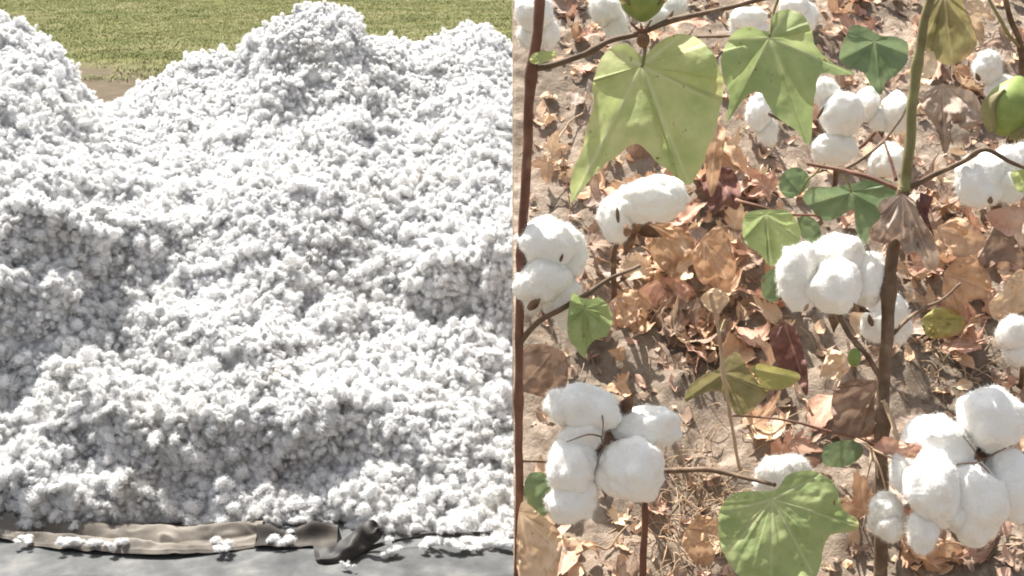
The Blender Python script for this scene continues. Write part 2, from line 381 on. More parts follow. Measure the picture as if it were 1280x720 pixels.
SIL = np.array([(-900, -20), (-300, -30), (-120, -20), (0, 14), (30, 30), (60, 48), (80, 74), (90, 92), (108, 118), (122, 127), (135, 132), (150, 120), (180, 104), (220, 80),
                (260, 76), (300, 74), (314, 66), (325, 40), (342, 22), (375, 12), (410, 7), (434, 13), (445, 28), (452, 48), (480, 45), (500, 55), (530, 52), (555, 43), (580, 32),
                (600, 31), (615, 42), (632, 58), (660, 62), (720, 50), (800, 70), (1100, 60), (1700, 60)], float)
SIL[:, 1] += 4
FOOT = np.array([(-900, 665), (-60, 665), (0, 655), (100, 664), (200, 656), (320, 664), (400, 655), (480, 668), (560, 668), (640, 690), (800, 690), (1700, 680)], float)
COLS = {
 -300: [(630, 6.08), (580, 6.3), (530, 6.55), (480, 6.8), (470, 6.87), (340, 6.98), (320, 7.32), (250, 7.8), (180, 8.4), (110, 9.0), (60, 9.4), (0, 9.8)],
 0: [(630, 6.08), (580, 6.3), (530, 6.55), (480, 6.8), (470, 6.87), (340, 6.98), (320, 7.32), (250, 7.8), (180, 8.4), (110, 9.0), (60, 9.4), (12, 9.8)],
 80: [(610, 6.12), (560, 6.4), (500, 6.7), (465, 6.9), (400, 6.95), (340, 7.03), (325, 7.3), (300, 7.42), (272, 7.46), (250, 7.85), (180, 8.5), (110, 9.2), (75, 9.6)],
 135: [(612, 6.12), (604, 6.2), (530, 6.26), (505, 6.34), (490, 6.62), (440, 7.0), (400, 7.22), (330, 7.5), (290, 7.7), (270, 7.9), (200, 8.7), (150, 9.3), (125, 9.8)],
 170: [(615, 6.12), (608, 6.2), (530, 6.21), (505, 6.24), (492, 6.6), (440, 7.0), (400, 7.25), (330, 7.6), (290, 7.75), (270, 7.95), (200, 8.8), (150, 9.5), (110, 10.2)],
 240: [(622, 6.12), (610, 6.19), (510, 6.22), (494, 6.58), (440, 6.95), (400, 7.2), (340, 7.6), (280, 7.95), (200, 8.9), (150, 9.5), (100, 10.1), (65, 10.5)],
 310: [(612, 6.15), (604, 6.22), (518, 6.27), (490, 6.6), (400, 7.1), (360, 7.4), (270, 7.9), (240, 8.2), (180, 8.9), (140, 9.5), (100, 10.0), (85, 10.1), (50, 10.3)],
 350: [(605, 6.2), (598, 6.25), (520, 6.34), (485, 6.68), (400, 7.1), (360, 7.4), (270, 7.85), (240, 8.2), (180, 8.9), (140, 9.3), (110, 9.5), (85, 9.6), (35, 9.72), (20, 9.95)],
 400: [(600, 6.22), (590, 6.3), (520, 6.39), (485, 6.72), (420, 7.1), (370, 7.45), (300, 7.8), (250, 8.1), (180, 8.8), (120, 9.4), (108, 9.5), (85, 9.55), (30, 9.72), (4, 10.0)],
 480: [(600, 6.25), (560, 6.4), (520, 6.55), (480, 6.8), (420, 7.15), (370, 7.5), (300, 7.85), (230, 8.4), (180, 8.9), (120, 9.6), (108, 9.75), (84, 9.82), (70, 10.2), (45, 10.7)],
 560: [(600, 6.25), (550, 6.5), (500, 6.75), (440, 7.1), (405, 7.35), (395, 7.42), (320, 7.45), (305, 7.8), (260, 8.1), (180, 8.9), (110, 9.8), (90, 10.0), (60, 10.5), (38, 10.8)],
 630: [(600, 6.25), (550, 6.5), (500, 6.8), (450, 7.1), (405, 7.4), (395, 7.45), (310, 7.49), (295, 7.85), (240, 8.3), (180, 8.9), (110, 9.9), (60, 10.6)],
 1100: [(600, 6.25), (550, 6.5), (500, 6.8), (450, 7.1), (400, 7.4), (300, 7.9), (240, 8.3), (180, 8.9), (110, 9.9), (60, 10.6)],
}
def foot_y(u): 
    v = np.interp(u, FOOT[:, 0], FOOT[:, 1]); return v, at_z(u, v, 0)[1]
W_ = np.linspace(0, 1, 420)
cu = sorted(COLS); prof = []
for u in cu:
    vf, yf = foot_y(u); vs = np.interp(u, SIL[:, 0], SIL[:, 1])
    ks = [(0, yf)] + [((vf-v)/(vf-vs), y) for v, y in COLS[u]]
    ks[-1] = (1.0, ks[-1][1]); ks = sorted(ks)
    prof.append(np.interp(W_, [k[0] for k in ks], np.maximum.accumulate([k[1] for k in ks])))
prof = np.array(prof)
ug = np.linspace(-420, 1120, 520); yy = np.zeros((len(W_), len(ug)))
for i in range(len(W_)): yy[i] = np.interp(ug, cu, prof[:, i])
def smooth(A, k, ax):
    ker = np.hanning(k+2)[1:-1]; ker /= ker.sum(); pw = [(0, 0), (0, 0)]; pw[ax] = (k//2, k//2)
    return np.apply_along_axis(lambda r: np.convolve(r, ker, 'valid'), ax, np.pad(A, pw, 'edge'))
yy = smooth(smooth(yy, 7, 0), 19, 1)
vf = np.interp(ug, FOOT[:, 0], FOOT[:, 1]); vs = np.interp(ug, SIL[:, 0], SIL[:, 1])
vv = vf[None, :] + (vs-vf)[None, :]*W_[:, None]
Ug = np.broadcast_to(ug, vv.shape)
rx = (Ug-640)/FPX; ry = CP + (360-vv)/FPX*SP; rz = -SP + (360-vv)/FPX*CP
HP = np.stack([rx/ry*yy, yy, H+rz/ry*yy], -1)
top = HP[-1]; back = []
for k in range(1, 60):
    s = k/59; q = top.copy(); q[:, 1] += 3.2*s; q[:, 0] *= (1+.3*s); q[:, 2] = top[:, 2]*(1-s)**1.25*(1 - .0*s); back.append(q)
HP = np.concatenate([HP, np.array(back)])
def normals(G):
    a = np.gradient(G, axis=0); b_ = np.gradient(G, axis=1); n = np.cross(b_, a); n /= np.linalg.norm(n, axis=-1)[..., None]+1e-9
    n *= np.sign(n[..., 2:3]+1e-6); return n
NN = normals(HP)
fade = np.clip(np.concatenate([W_, np.ones(59)])*14, .15, 1)[:, None]
def lumpsum(P):
    a = fbm(P*np.array((1.5, 1.5, 1.5)), 3, 40); W2 = P+.05*np.stack([vn(P*6+k*9, 60+k) for k in range(3)], -1); b_ = 2.6*np.abs(vn(W2*3.1+9, 41))-.7; c = 2.6*np.abs(vn(W2*6.7, 43))-.7; d = 2.6*np.abs(vn(W2*13, 44))-.7
    m = np.clip(.5+1.3*vn(P*1.2+3, 47), .25, 1)
    return .15*a+(.16*b_+.060*c)*m+.018*d
def lump(P):
    a = fbm(P*2.6, 2, 40); b_ = 1-2*np.abs(vn(P*7.5, 41)); c = 1-2*np.abs(vn(P*15, 43)); return lumpsum(P)
calm = 1-.72*np.exp(-((HP[..., 1]-8.85)/.8)**2)*(HP[..., 0] > -3.2)
D = (lump(HP)-.025)*fade*calm
edge_fade = np.ones(len(HP)); edge_fade[370:480] = .45
HP2 = HP + NN*(D*edge_fade[:, None])[..., None]
HP2[..., 2] = np.maximum(HP2[..., 2], .004)
n_, m_ = HP2.shape[:2]
# scatter tufts over it, uniform per area
a = np.linalg.norm(np.cross(HP2[1:, :-1]-HP2[:-1, :-1], HP2[:-1, 1:]-HP2[:-1, :-1]), axis=-1)
uc = np.broadcast_to(ug[:-1], a.shape)
wgt = a*np.where((uc > -60) & (uc < 700), 1.0, .35); wgt[440:] *= .25
cnt = 54000; pr = (wgt/wgt.sum()).ravel()
idx = RNG.choice(a.size, cnt, p=pr); ii, jj = np.unravel_index(idx, a.shape)
fi, fj = RNG.random(cnt)[:, None], RNG.random(cnt)[:, None]
P = HP2[ii, jj]*(1-fi)*(1-fj)+HP2[ii+1, jj]*fi*(1-fj)+HP2[ii, jj+1]*(1-fi)*fj+HP2[ii+1, jj+1]*fi*fj
nrm = NN[ii, jj]
sc = np.clip(RNG.lognormal(-.18, .42, cnt), .35, 2.0)
lowf = np.clip(1-(P[:, 1]-6.0)/.6, 0, 1); sc *= (1+.15*lowf)*np.where(P[:, 1] > 9.2, .82, 1)
P = P + nrm*(RNG.normal(.0, .007, cnt))[:, None]
near = P[:, 1] < 6.35
P[:, 2] = np.maximum(P[:, 2], .006)
rot = np.zeros((cnt, 3)); rot[:, 2] = RNG.uniform(0, 6.28, cnt); rot[:, 0] = RNG.normal(.35, .5, cnt); rot[:, 1] = RNG.normal(0, .45, cnt)
heap = scatter_obj('cotton_heap', HP2.reshape(-1, 3), gridF(n_, m_), P, rot, sc, RNG.integers(0, 14, cnt), hc, M['heap'])
tag(heap, 'huge white heap of picked fluffy cotton piled high in front of the green field', 'cotton heap', kind='stuff')

# ================================================================== GRASS FIELD
gc = bpy.data.collections.new('grass variants')
for k in range(8):
    rng = np.random.default_rng(300+k); V = []; F = []
    for i in range(24):
        b0 = np.array((*rng.normal(0, .13, 2), 0)); an = rng.uniform(0, 6.28); hgt = rng.uniform(.02, .085); ln = rng.uniform(.05, .16)
        d = np.array((math.cos(an), math.sin(an), 0)); s = np.array((-d[1], d[0], 0))*rng.uniform(.004, .010)
        q = len(V); V += [b0-s, b0+s, b0+d*ln*.4+s*.8+(0, 0, hgt*.7), b0+d*ln*.4-s*.8+(0, 0, hgt*.7), b0+d*ln+(0, 0, hgt)]
        F += [(q, q+1, q+2, q+3), (q+3, q+2, q+4)]
    o = bpy.data.objects.new('grass_%02d' % k, mkmesh('grass', np.array(V), F, M['grass'], False)); gc.objects.link(o)
n = 52000
gy = 25+35*RNG.random(n)**1.25; gx = -gy*.46 + RNG.random(n)*gy*.62
P = np.stack([gx, gy, np.zeros(n)], -1)
den = fbm(P*np.array((.35, .35, 1)), 4, 77)
keep = (gy + den*4 + RNG.normal(0, 1.2, n) > 28.4) & (RNG.random(n) < .65+.6*den)
P = P[keep]; n = len(P); den = den[keep]
rot = np.zeros((n, 3)); rot[:, 2] = RNG.uniform(0, 6.28, n)
o = scatter_obj('grass', np.zeros((0, 3)), np.zeros((0, 4), int), P, rot, RNG.uniform(.6, 1.25, n)*(1+.5*den), RNG.integers(0, 8, n), gc, M['grass'])
tag(o, 'low green field grass growing behind the cotton heap', 'grass', kind='stuff')

# ================================================================== TARPS AND LOOSE TUFTS
def strip(top_, bot, n=120, m=26, zf=None, mt=None, name='tarp', parent=None):
    """cloth between two pixel edges laid on the yard, raised by zf(s, t)"""
    A = spline([(*p, 0) for p in top_], 12); B = spline([(*p, 0) for p in bot], 12)
    rs = lambda C: np.stack([np.interp(np.linspace(0, 1, n), np.linspace(0, 1, len(C)), C[:, i]) for i in (0, 1)], -1)
    A, B = rs(A), rs(B); V = []
    for i in range(n):
        for j in range(m):
            s = i/(n-1); t_ = j/(m-1); u, v = A[i]*(1-t_)+B[i]*t_
            p = at_z(u, v, 0.0); p[2] = zf(s, t_, p); V.append(p)
    return obj(name, V, gridF(n, m), mt, parent)
V = []; X = np.linspace(-4.5, 1.6, 260); Yt = np.linspace(3.6, 6.3, 120)
XX, YY = np.meshgrid(X, Yt); PP = np.stack([XX, YY, np.zeros_like(XX)], -1)
ZZ = .008 + .016*np.abs(fbm(PP*np.array((1.3, 3.2, 1)), 3, 51)) + .009*(1-np.abs(vn(PP*np.array((3, 5.5, 1))+4, 52)*2))**2*.6 + .010*np.abs(fbm(PP*np.array((6, 11, 1)), 4, 53)) + .012*np.clip(1-8*np.abs(vn(PP*np.array((1.6, 3.0, 1))+vn(PP*2.2, 5)[..., None]*.5, 57)), 0, 1)
YY = YY + .04*fbm(PP*np.array((2, .1, 1)), 2, 8)
tarp = obj('tarpaulin', np.stack([XX.ravel(), YY.ravel(), ZZ.ravel()], -1), gridF(120, 260), M['tarp'])
tag(tarp, 'big grey tarpaulin spread flat on the ground under the front of the cotton heap', 'tarpaulin')
def canvas_z(s, t_, p):
    q = np.array((p[0]*1.0, p[1]*1.0, 0)); f = .04*float(fbm(q*np.array((3.5, 7, 1)), 4, 61)) + .016*(1-2*abs(float(vn(q*np.array((9, 14, 1))+float(vn(q*4, 3)), 64))))
    ridge = .030*math.exp(-((t_-.30-.06*math.sin(s*7))/.15)**2) + .022*math.exp(-((t_-.80-.05*math.sin(s*9+1))/.10)**2)
    dip = -.045*math.exp(-((t_-.58)/.10)**2)*min(1, max(0, (s-.25)*5))
    cr = .020*max(0, 1-7*abs(float(vn(q*np.array((3.2, 6, 1))+float(vn(q*5, 6))*.6, 66)))); return max(.024, .032+f*.75+ridge+dip*.7+cr)*(1 if t_ < .97 else .7)
cv = strip([(-60, 654), (0, 656), (60, 650), (140, 662), (220, 668), (300, 662), (334, 658)], [(-60, 672), (0, 680), (60, 690), (130, 697), (200, 702), (260, 697), (318, 690)],
           300, 60, canvas_z, M['canvas'], 'canvas_sheet')
tag(cv, 'crumpled beige canvas sheet edge along the foot of the cotton heap', 'canvas sheet')
# dark crumpled end of the canvas, with its upturned flap
dk = strip([(326, 664), (350, 668), (380, 668), (425, 664)], [(318, 692), (350, 691), (385, 690), (420, 692)], 60, 20,
           lambda s, t_, p: .03+.05*math.exp(-((t_-.45-.1*math.sin(s*5))/.16)**2)+.02*math.sin(s*11)*(1-t_)+.012*float(vn(p*14, 3)), M['dark canvas'], 'canvas_fold')
tag(dk, 'small rumpled brown canvas fold lying between beige sheet and black flap', 'canvas fold')
def flap(pts, r, name, mt, parent=None, lab=None, cat=None):
    mb = MB(); P = spline(pts, 10); n = len(P); V = []
    for i in range(n):
        s = i/(n-1); wd = np.interp(s, np.linspace(0, 1, len(r)), r)
        for j in range(7):
            q = (j/6-.5)*2; V.append(P[i] + np.array((q*wd, .3*wd*q, .012*(1-q*q)+.004*math.sin(9*s+q*3))))
    V = np.array(V); F = gridF(n, 7)
    Vb = V - np.array((0, 0, .006)); mb.add(V, F); mb.add(Vb, F[:, ::-1])
    return mb.build(name, mt, parent)
def gz(u, v, z): p = at_z(u, v, 0.0); p = p*1.0; p[2] = z; return p
def lifted(u, v, z): return at_z(u, v, z)
LE = spline([gz(392, 690, .03), lifted(410, 686, .05), lifted(430, 672, .09), lifted(448, 658, .135), lifted(464, 652, .155), lifted(474, 658, .14)], 8)
RE = spline([gz(398, 708, .012), lifted(424, 704, .018), lifted(450, 694, .03), lifted(466, 682, .06), lifted(475, 671, .09), lifted(479, 664, .115)], 8)
Gf = []
for i_ in range(len(LE)):
    for j_ in range(11):
        q = j_/10; Gf.append(LE[i_]*(1-q)+RE[i_]*q+np.array((.004*math.sin(i_*.9), -.028, .010))*math.sin(q*math.pi*1.0)*(1+.6*math.sin(i_*.5))+np.array((0, 0, .008*math.sin(q*9+i_*.25))))
Gf = np.array(Gf); Ff = gridF(len(LE), 11); mb = MB(); mb.add(np.concatenate([Gf, Gf+np.array((.003, .008, -.002))]), np.concatenate([Ff, Ff[:, ::-1]+len(Gf)]))
b1 = mb.build('tarpaulin_flap', M['black'])
tag(b1, 'black upturned curled flap of folded sheet standing at the heap foot', 'flap')
b2 = flap([gz(432, 704, .012), gz(452, 697, .03), gz(500, 688, .05), gz(560, 682, .05), gz(620, 678, .04)], [.006, .016, .018, .016, .014], 'folded_strip', M['black'])
tag(b2, 'long dark folded strip running right from the upturned flap', 'folded strip')
mb = MB(); V, F = tube(spline([gz(525, 681, .05), gz(560, 680, .055), gz(592, 681, .05)], 8), .012, .011, 10); mb.add(V, F)
pb = mb.build('dark_batten', M['black']); tag(pb, 'short dark straight batten half buried in cotton right of the flap', 'batten')

loose = [(88, 690, 1.0, 'small loose cotton tuft lying on the beige canvas, leftmost of the row'),
         (103, 692, 1.3, 'flattened loose cotton tuft on the lower canvas edge, second from left'),
         (145, 696, 1.0, 'loose cotton tuft on the canvas edge between two others, third from left'),
         (280, 694, 1.2, 'loose cotton tuft on the canvas front edge near its dark end'),
         (92, 672, 1.0, 'loose cotton tuft on the upper canvas just below the heap, left side'),
         (352, 688, 1.3, 'loose cotton tuft on the grey tarpaulin before the rumpled canvas fold'),
         (484, 700, 1.3, 'loose cotton tuft right beside the dark strip below the black flap'),
         (534, 692, 1.0, 'small cotton tuft in front of the dark strip, under the batten'),
         (556, 690, 1.3, 'wide cotton tuft on the tarpaulin under the right end of batten'),
         (582, 693, 1.4, 'puffy cotton tuft on the tarpaulin right of the batten, in front'),
         (632, 694, 1.2, 'cotton tuft on the tarpaulin at the right end of the dark strip'),
         (433, 716, .7, 'tiny cotton scrap on the grey tarpaulin at the picture bottom'),
         (30, 688, .8, 'tiny cotton scrap at the left front corner of the canvas')]
for k, (u, v, s, lab) in enumerate(loose):
    o = bpy.data.objects.new('cotton_tuft', TUFTS[k]); link(o); o.location = gz(u, v, .05 if v < 698 else .03)
    o.scale = (s, s, s*.8); o.rotation_euler = (0, 0, k*1.7); tag(o, lab, 'cotton tuft', 'loose cotton tufts on the tarpaulins')

# ================================================================== COTTON PLANTS ON THE BANK
def pleaf(name, pet, outline, d, mt, parent=None, gx=0.0, gy=0.0, fold=.05, curl=0.0, crump=.02, veins=(), seed=0, rings=16, k=8):
    """leaf from its pixel outline around the stalk joint; d camera depth; gx, gy depth change over its width/height;
    fold, curl, crump as fractions of its size"""
    O = np.array(pet, float); C = spline([(*p, 0) for p in outline], k, True)[:, :2]
    n = len(C); size = np.linalg.norm(C-O, axis=1).max()
    # jagged edge of real leaves
    C = C + (C-O)*(.018*fbm(np.stack([C[:, 0]*.15, C[:, 1]*.15, np.zeros(n)], -1), 2, seed))[:, None]
    ts = np.linspace(0, 1, rings)**.85
    G = O + (C-O)[None]*ts[:, None, None]
    X, Y = (G[..., 0]-O[0])/size, (G[..., 1]-O[1])/size
    rr = np.hypot(X, Y); th = np.arctan2(Y, X)
    dep = gx*X + gy*Y
    vein = np.zeros_like(X)
    for vx, vy in veins:
        a = math.atan2(vy-O[1], vx-O[0]); dl = (th-a+math.pi) % (2*math.pi)-math.pi
        ln = math.hypot(vx-O[0], vy-O[1])/size
        side = np.abs(rr*np.sin(dl)); along = rr*np.cos(dl); on = (np.abs(dl) < 1.0) & (along < ln)
        dep += np.where(np.abs(dl) < 1.2, fold*np.exp(-(side/.07)**2)*np.minimum(1, rr*3)*.25*np.clip(1.1-rr, 0, 1), 0)
        dep -= np.where(np.abs(dl) < .8, fold*.9*np.minimum(side, .22), 0)
        vein = np.maximum(vein, np.where(on, np.exp(-(side/(.014*(1.25-along/ln*.8)))**2)*.9, 0))
        sec = np.abs(((along-side*.9)*9+.2) % 1-.5)*2
        vein = np.maximum(vein, np.where((np.abs(dl) < .5) & (along > .12), np.clip((sec-.88)/.12, 0, 1)*.16, 0))
    Pn = np.stack([X*2.2, Y*2.2, np.full_like(X, seed*1.7)], -1)
    dep += curl*rr**2 + crump*fbm(Pn*1.5, 4, seed)*np.minimum(1, rr*2)
    dd = d + dep*size/FPX*d
    edge = np.broadcast_to(ts[:, None], X.shape)
    V = CO + dd[..., None]*(FW + ((G[..., 0]-640)/FPX)[..., None]*RT + ((360-G[..., 1])/FPX)[..., None]*UP)
    return obj(name, V.reshape(-1, 3), gridF(rings, n, True), M[mt], parent, attrs={'vein': vein.ravel(), 'edge': edge.ravel()})

def lock_mesh(ax, seed):
    """one puff of cotton: ax = three half-axis vectors in metres"""
    rng = np.random.default_rng(seed); U, F = ICO[4]
    R = 1 + .28*fbm(U*1.3+seed*3.1, 3, seed) + .15*(np.abs(vn(U*2.1+seed, seed+5))-.3) + .045*fbm(U*6, 4, seed+9)
    sz = float(np.linalg.norm(ax[0])+np.linalg.norm(ax[1]))/2
    W = (U*R[:, None])@np.array(ax)
    A = U@np.array(ax); nn = A/np.linalg.norm(A, axis=1)[:, None]
    mb = MB(); mb.add(W, F)
    V2, F2 = fibres(W, nn, int(1800+3400*min(1, sz/.03)), .0015, .0055, .00016, rng, .25); mb.add(V2, F2)
    V2, F2 = fibres(W, nn, 26, .007, .014, .00016, rng, .15); mb.add(V2, F2)
    return np.concatenate(mb.V), mb.F
BN = [0]
def boll(parent, d, locks, bur=None, sutures=(), tips=(), dim=False, stalk=None, name='cotton_boll'):
    """locks = [(u, v, w, h, angle deg, forward offset m)], bur = (u, v, radius px, spikes)"""
    BN[0] += 1; seed = BN[0]*10
    mb = MB(); rng = np.random.default_rng(seed)
    us = np.mean([l[0] for l in locks]); vs_ = np.mean([l[1] for l in locks])
    if bur is None: bur = (us, vs_+max(l[3] for l in locks)*.12, max(abs(l[0]-us)+l[2]*.5 for l in locks)*.78, 5)
    bu, bv, br, ns = bur; br *= .82
    thick = max(min(l[2], l[3]) for l in locks)*.4/FPX*d
    # cup and pointed carpels behind the locks
    c0 = at_d(bu, bv, d+thick*.9); rm = br/FPX*d
    V, F = ICO[2]; mb.add(c0+V*np.array((rm*.35, rm*.3, rm*.35)), F)
    for k in range(ns):
        a = 2*math.pi*(k+.25)/ns + rng.uniform(-.2, .2); dirv = math.cos(a)*RT - math.sin(a)*UP
        nS = 9; Vv = []; sd = np.cross(dirv, FW)
        for i in range(nS):
            s = i/(nS-1); wd = rm*.26*math.sin(math.pi*min(1, s*.9+.12))*(1-s*.4)*(1 if s < .98 else .1)
            ctr = c0 + dirv*rm*(.1+1.05*s) - FW*rm*.35*s*s
            for j in range(5):
                q = j/4*2-1; Vv.append(ctr + sd*wd*q + FW*(abs(q)**2)*-wd*.5)
        Vv = np.array(Vv); Fg = gridF(nS, 5); mb.add(Vv, Fg); mb.add(Vv+FW*.0012, Fg[:, ::-1])
    body = mb; extra = []
    for pts in sutures:      # dry seam ridges showing between the puffs
        mb = MB(); ptube([(u, v, d-thick*.78+dz) for u, v, dz in pts], .0008, .0004, seg=6, mb=mb); extra.append(('seam', mb))
    for (u, v, w_, h_, ang) in tips:  # dark carpel tips showing in front
        a = math.radians(ang); dirv = math.cos(a)*RT+math.sin(a)*UP; sd = math.cos(a)*UP-math.sin(a)*RT
        c = at_d(u, v, d-thick*1.02); Vv = []; mb = MB(); w_ *= .8; h_ *= .8
        for i in range(8):
            s = i/7; ww = w_/FPX*d*.5*math.sin(math.pi*(.15+.85*s))
            for j in range(5):
                q = j/4*2-1; Vv.append(c+dirv*(s-.5)*h_/FPX*d+sd*ww*q+FW*(.6*ww*q*q-.001))
        Vv = np.array(Vv); Fg = gridF(8, 5); mb.add(Vv, Fg); extra.append(('bur_tip', mb))
    mb = body
    if stalk:
        ptube([(bu, bv, d+thick*.9)]+list(stalk), .0022, .0016, seg=6, mb=mb, seed=seed)
    b = mb.build(name, M['bur'], parent)
    for nm, mb_ in extra: mb_.build(nm, M['bur'], b)
    for i, (u, v, w_, h_, ang, off) in enumerate(locks):
        a = math.radians(ang); e1 = math.cos(a)*RT+math.sin(a)*UP; e2 = -math.sin(a)*RT+math.cos(a)*UP
        dd = d+off; k = dd/FPX*.5
        V, F = lock_mesh([e1*w_*k, e2*h_*k, FW*min(w_, h_)*k*.88], seed+i)
        obj('lock', V+at_d(u, v, dd), F, M['cotton'], b)
    return b
def green_boll(parent, u, v, d, w_, h_, ang, seed=0):
    U, F = ICO[4]; a = math.radians(ang); e1 = math.cos(a)*RT+math.sin(a)*UP; e2 = -math.sin(a)*RT+math.cos(a)*UP; k = d/FPX*.5
    lon = np.arctan2(U[:, 2], U[:, 0]); R = 1-.05*np.abs(np.cos(lon*2))**8*(1-np.abs(U[:, 1])**4)
    prof_ = np.where(U[:, 1] > 0, 1-.25*U[:, 1]**2, 1)
    W = U.copy(); W[:, 0] *= R*prof_; W[:, 2] *= R*prof_; W[:, 1] *= 1.0+.12*np.clip(U[:, 1]-.8, 0, 1)*5
    V = W@np.array([e1*w_*k, e2*h_*k, FW*w_*k]) + at_d(u, v, d)
    o = obj('green_boll', V, F, M['greenboll'], parent)
    # leafy bracts hugging its base
    for s in (-1, 1):
        Vv = []
        for i in range(10):
            q = i/9
            for j in range(7):
                r_ = j/6*2-1; lw = w_*k*.8*math.sin(math.pi*(.12+.8*q))*(1 if q < .97 else .2)
                Vv.append(at_d(u, v, d)+e2*(-h_*k*1.12+h_*k*1.5*q)+e1*(s*w_*k*(.45+.35*math.sin(q*2.6))+lw*r_*.55)-FW*(w_*k*(.75-.35*abs(r_))))
        obj('bract', Vv, gridF(10, 7), M['leaf olive'], o, attrs={'vein': np.zeros(70), 'edge': np.full(70, .5)})
    return o

# ---- plant on the left edge (red stem), holds the two big pale leaves
base = at_bank(648, 745); rootB = thing('cotton_plant', base)
tag(rootB, 'cotton plant with a tall dark red stem and two big pale green leaves', 'cotton plant', 'cotton plants on the bank')
mb = MB()
ptube([(648, 748, 1.235), (648, 600, 1.21), (648, 500, 1.20), (649, 420, 1.19), (652, 320, 1.17), (657, 220, 1.155), (664, 95, 1.135), (672, 40, 1.125), (678, -60, 1.11)], .0034, .0046, seg=12, knots=4, mb=mb, seed=1)
mb.build('stem', M['redstem'], rootB)
mb = MB()
ptube([(665, 88, 1.135), (690, 82, 1.13), (730, 68, 1.12), (765, 50, 1.11), (808, 38, 1.10), (860, 20, 1.10), (920, 8, 1.10), (985, -8, 1.10)], .0028, .0018, mb=mb, seed=2, knots=3)
mb.build('branch', M['stem'], rootB)
mb = MB()
ptube([(651, 425, 1.19), (675, 402, 1.17), (718, 378, 1.15), (760, 350, 1.15), (800, 332, 1.16)], .0030, .0014, mb=mb, seed=3, knots=2)
mb.build('branch', M['stem'], rootB)
mb = MB(); ptube([(804, 40, 1.10), (806, 55, 1.093), (802, 84, 1.088)], .0022, .0012, mb=mb)
mb.build('leaf_stalk', M['greenstem'], rootB); mb = MB(); ptube([(975, -6, 1.10), (968, 15, 1.105), (962, 46, 1.10)], .0012, .001, mb=mb)
mb.build('leaf_stalk', M['greenstem'], rootB); mb = MB(); ptube([(735, 368, 1.15), (734, 378, 1.145), (732, 386, 1.143)], .0011, .0009, mb=mb)
mb.build('leaf_stalk', M['greenstem'], rootB)
pleaf('leaf', (802, 82), [(806, 70), (822, 54), (850, 42), (878, 52), (897, 78), (904, 112), (897, 150), (884, 190), (872, 216), (862, 232), (843, 219), (820, 201), (796, 180), (770, 196), (742, 219), (716, 252), (713, 240), (716, 212),
      (727, 190), (733, 160), (742, 130), (740, 108), (750, 76), (766, 58), (784, 55), (797, 66)], 1.09, 'leaf pale', rootB, gx=-.10, gy=-.18, fold=.22, crump=.07, curl=.10,
      veins=[(862, 230), (717, 248), (897, 130), (762, 62), (850, 46)], seed=1, rings=34, k=10)
pleaf('leaf', (962, 47), [(966, 38), (966, 20), (982, 12), (1002, 18), (1014, 38), (1020, 58), (1040, 78), (1068, 91), (1048, 94), (1026, 92), (1020, 112), (1016, 140), (1012, 182), (996, 164), (972, 148), (962, 135), (950, 116), (937, 118), (925, 130), (908, 152),
      (912, 120), (904, 100), (902, 72), (914, 44), (934, 33), (952, 38)], 1.10, 'leaf mid', rootB, gx=.08, gy=-.12, fold=.26, crump=.06, curl=.12, veins=[(1011, 178), (1064, 91), (910, 148), (985, 14), (916, 50)], seed=2, rings=34, k=10)
pleaf('leaf', (732, 386), [(738, 374), (750, 372), (762, 385), (766, 402), (758, 420), (745, 424), (735, 434), (731, 448), (720, 436), (711, 424), (709, 405), (711, 385), (716, 366), (726, 372)], 1.14, 'leaf mid', rootB,
      gx=.25, fold=.5, crump=.12, veins=[(731, 445), (762, 405), (712, 380)], seed=3, rings=22)
pleaf('dried_leaf', (757, 378), [(766, 378), (770, 395), (768, 410), (762, 405), (756, 390)], 1.17, 'dead pink', rootB, crump=.3, seed=4)
pleaf('leaf', (682, 70), [(690, 64), (696, 68), (686, 76), (670, 80), (662, 76), (668, 66)], 1.12, 'leaf pale', rootB, crump=.2, seed=5, fold=0)
boll(rootB, 1.17, [(683, 303, 76, 62, -8, 0), (712, 312, 46, 66, 10, .008), (680, 350, 68, 60, 10, -.004), (700, 370, 52, 56, -20, .006), (668, 368, 36, 46, 0, .01), (712, 388, 44, 48, 0, .02)],
     bur=(690, 360, 46, 4), tips=[(702, 322, 5, 14, 70), (668, 380, 14, 26, 40)])
boll(rootB, 1.24, [(668, 14, 44, 50, 0, 0), (682, 38, 30, 44, 10, .01), (660, 44, 26, 34, 0, .01)])
boll(rootB, 1.16, [(756, 12, 36, 40, 20, 0), (768, 28, 32, 44, 20, .006)])
boll(rootB, 1.16, [(822, 22, 36, 26, 10, .0), (840, 8, 34, 30, 0, .006)], tips=[(838, 20, 7, 20, 60)])
green_boll(rootB, 803, 2, 1.095, 56, 46, 180)
mb = MB()
for a_, (u, v) in ((0, (788, 28)), (1, (802, 30)), (2, (815, 26))): ptube([(804, 42, 1.09), ((u+804)/2, 36, 1.085), (u, v, 1.085)], .0018, .0006, seg=6, mb=mb)
V, F = ICO[2]; mb.add(at_d(804, 50, 1.090)+V*np.array((.0055, .005, .0065)), F)
mb.build('dried_bud', M['bur'], rootB)

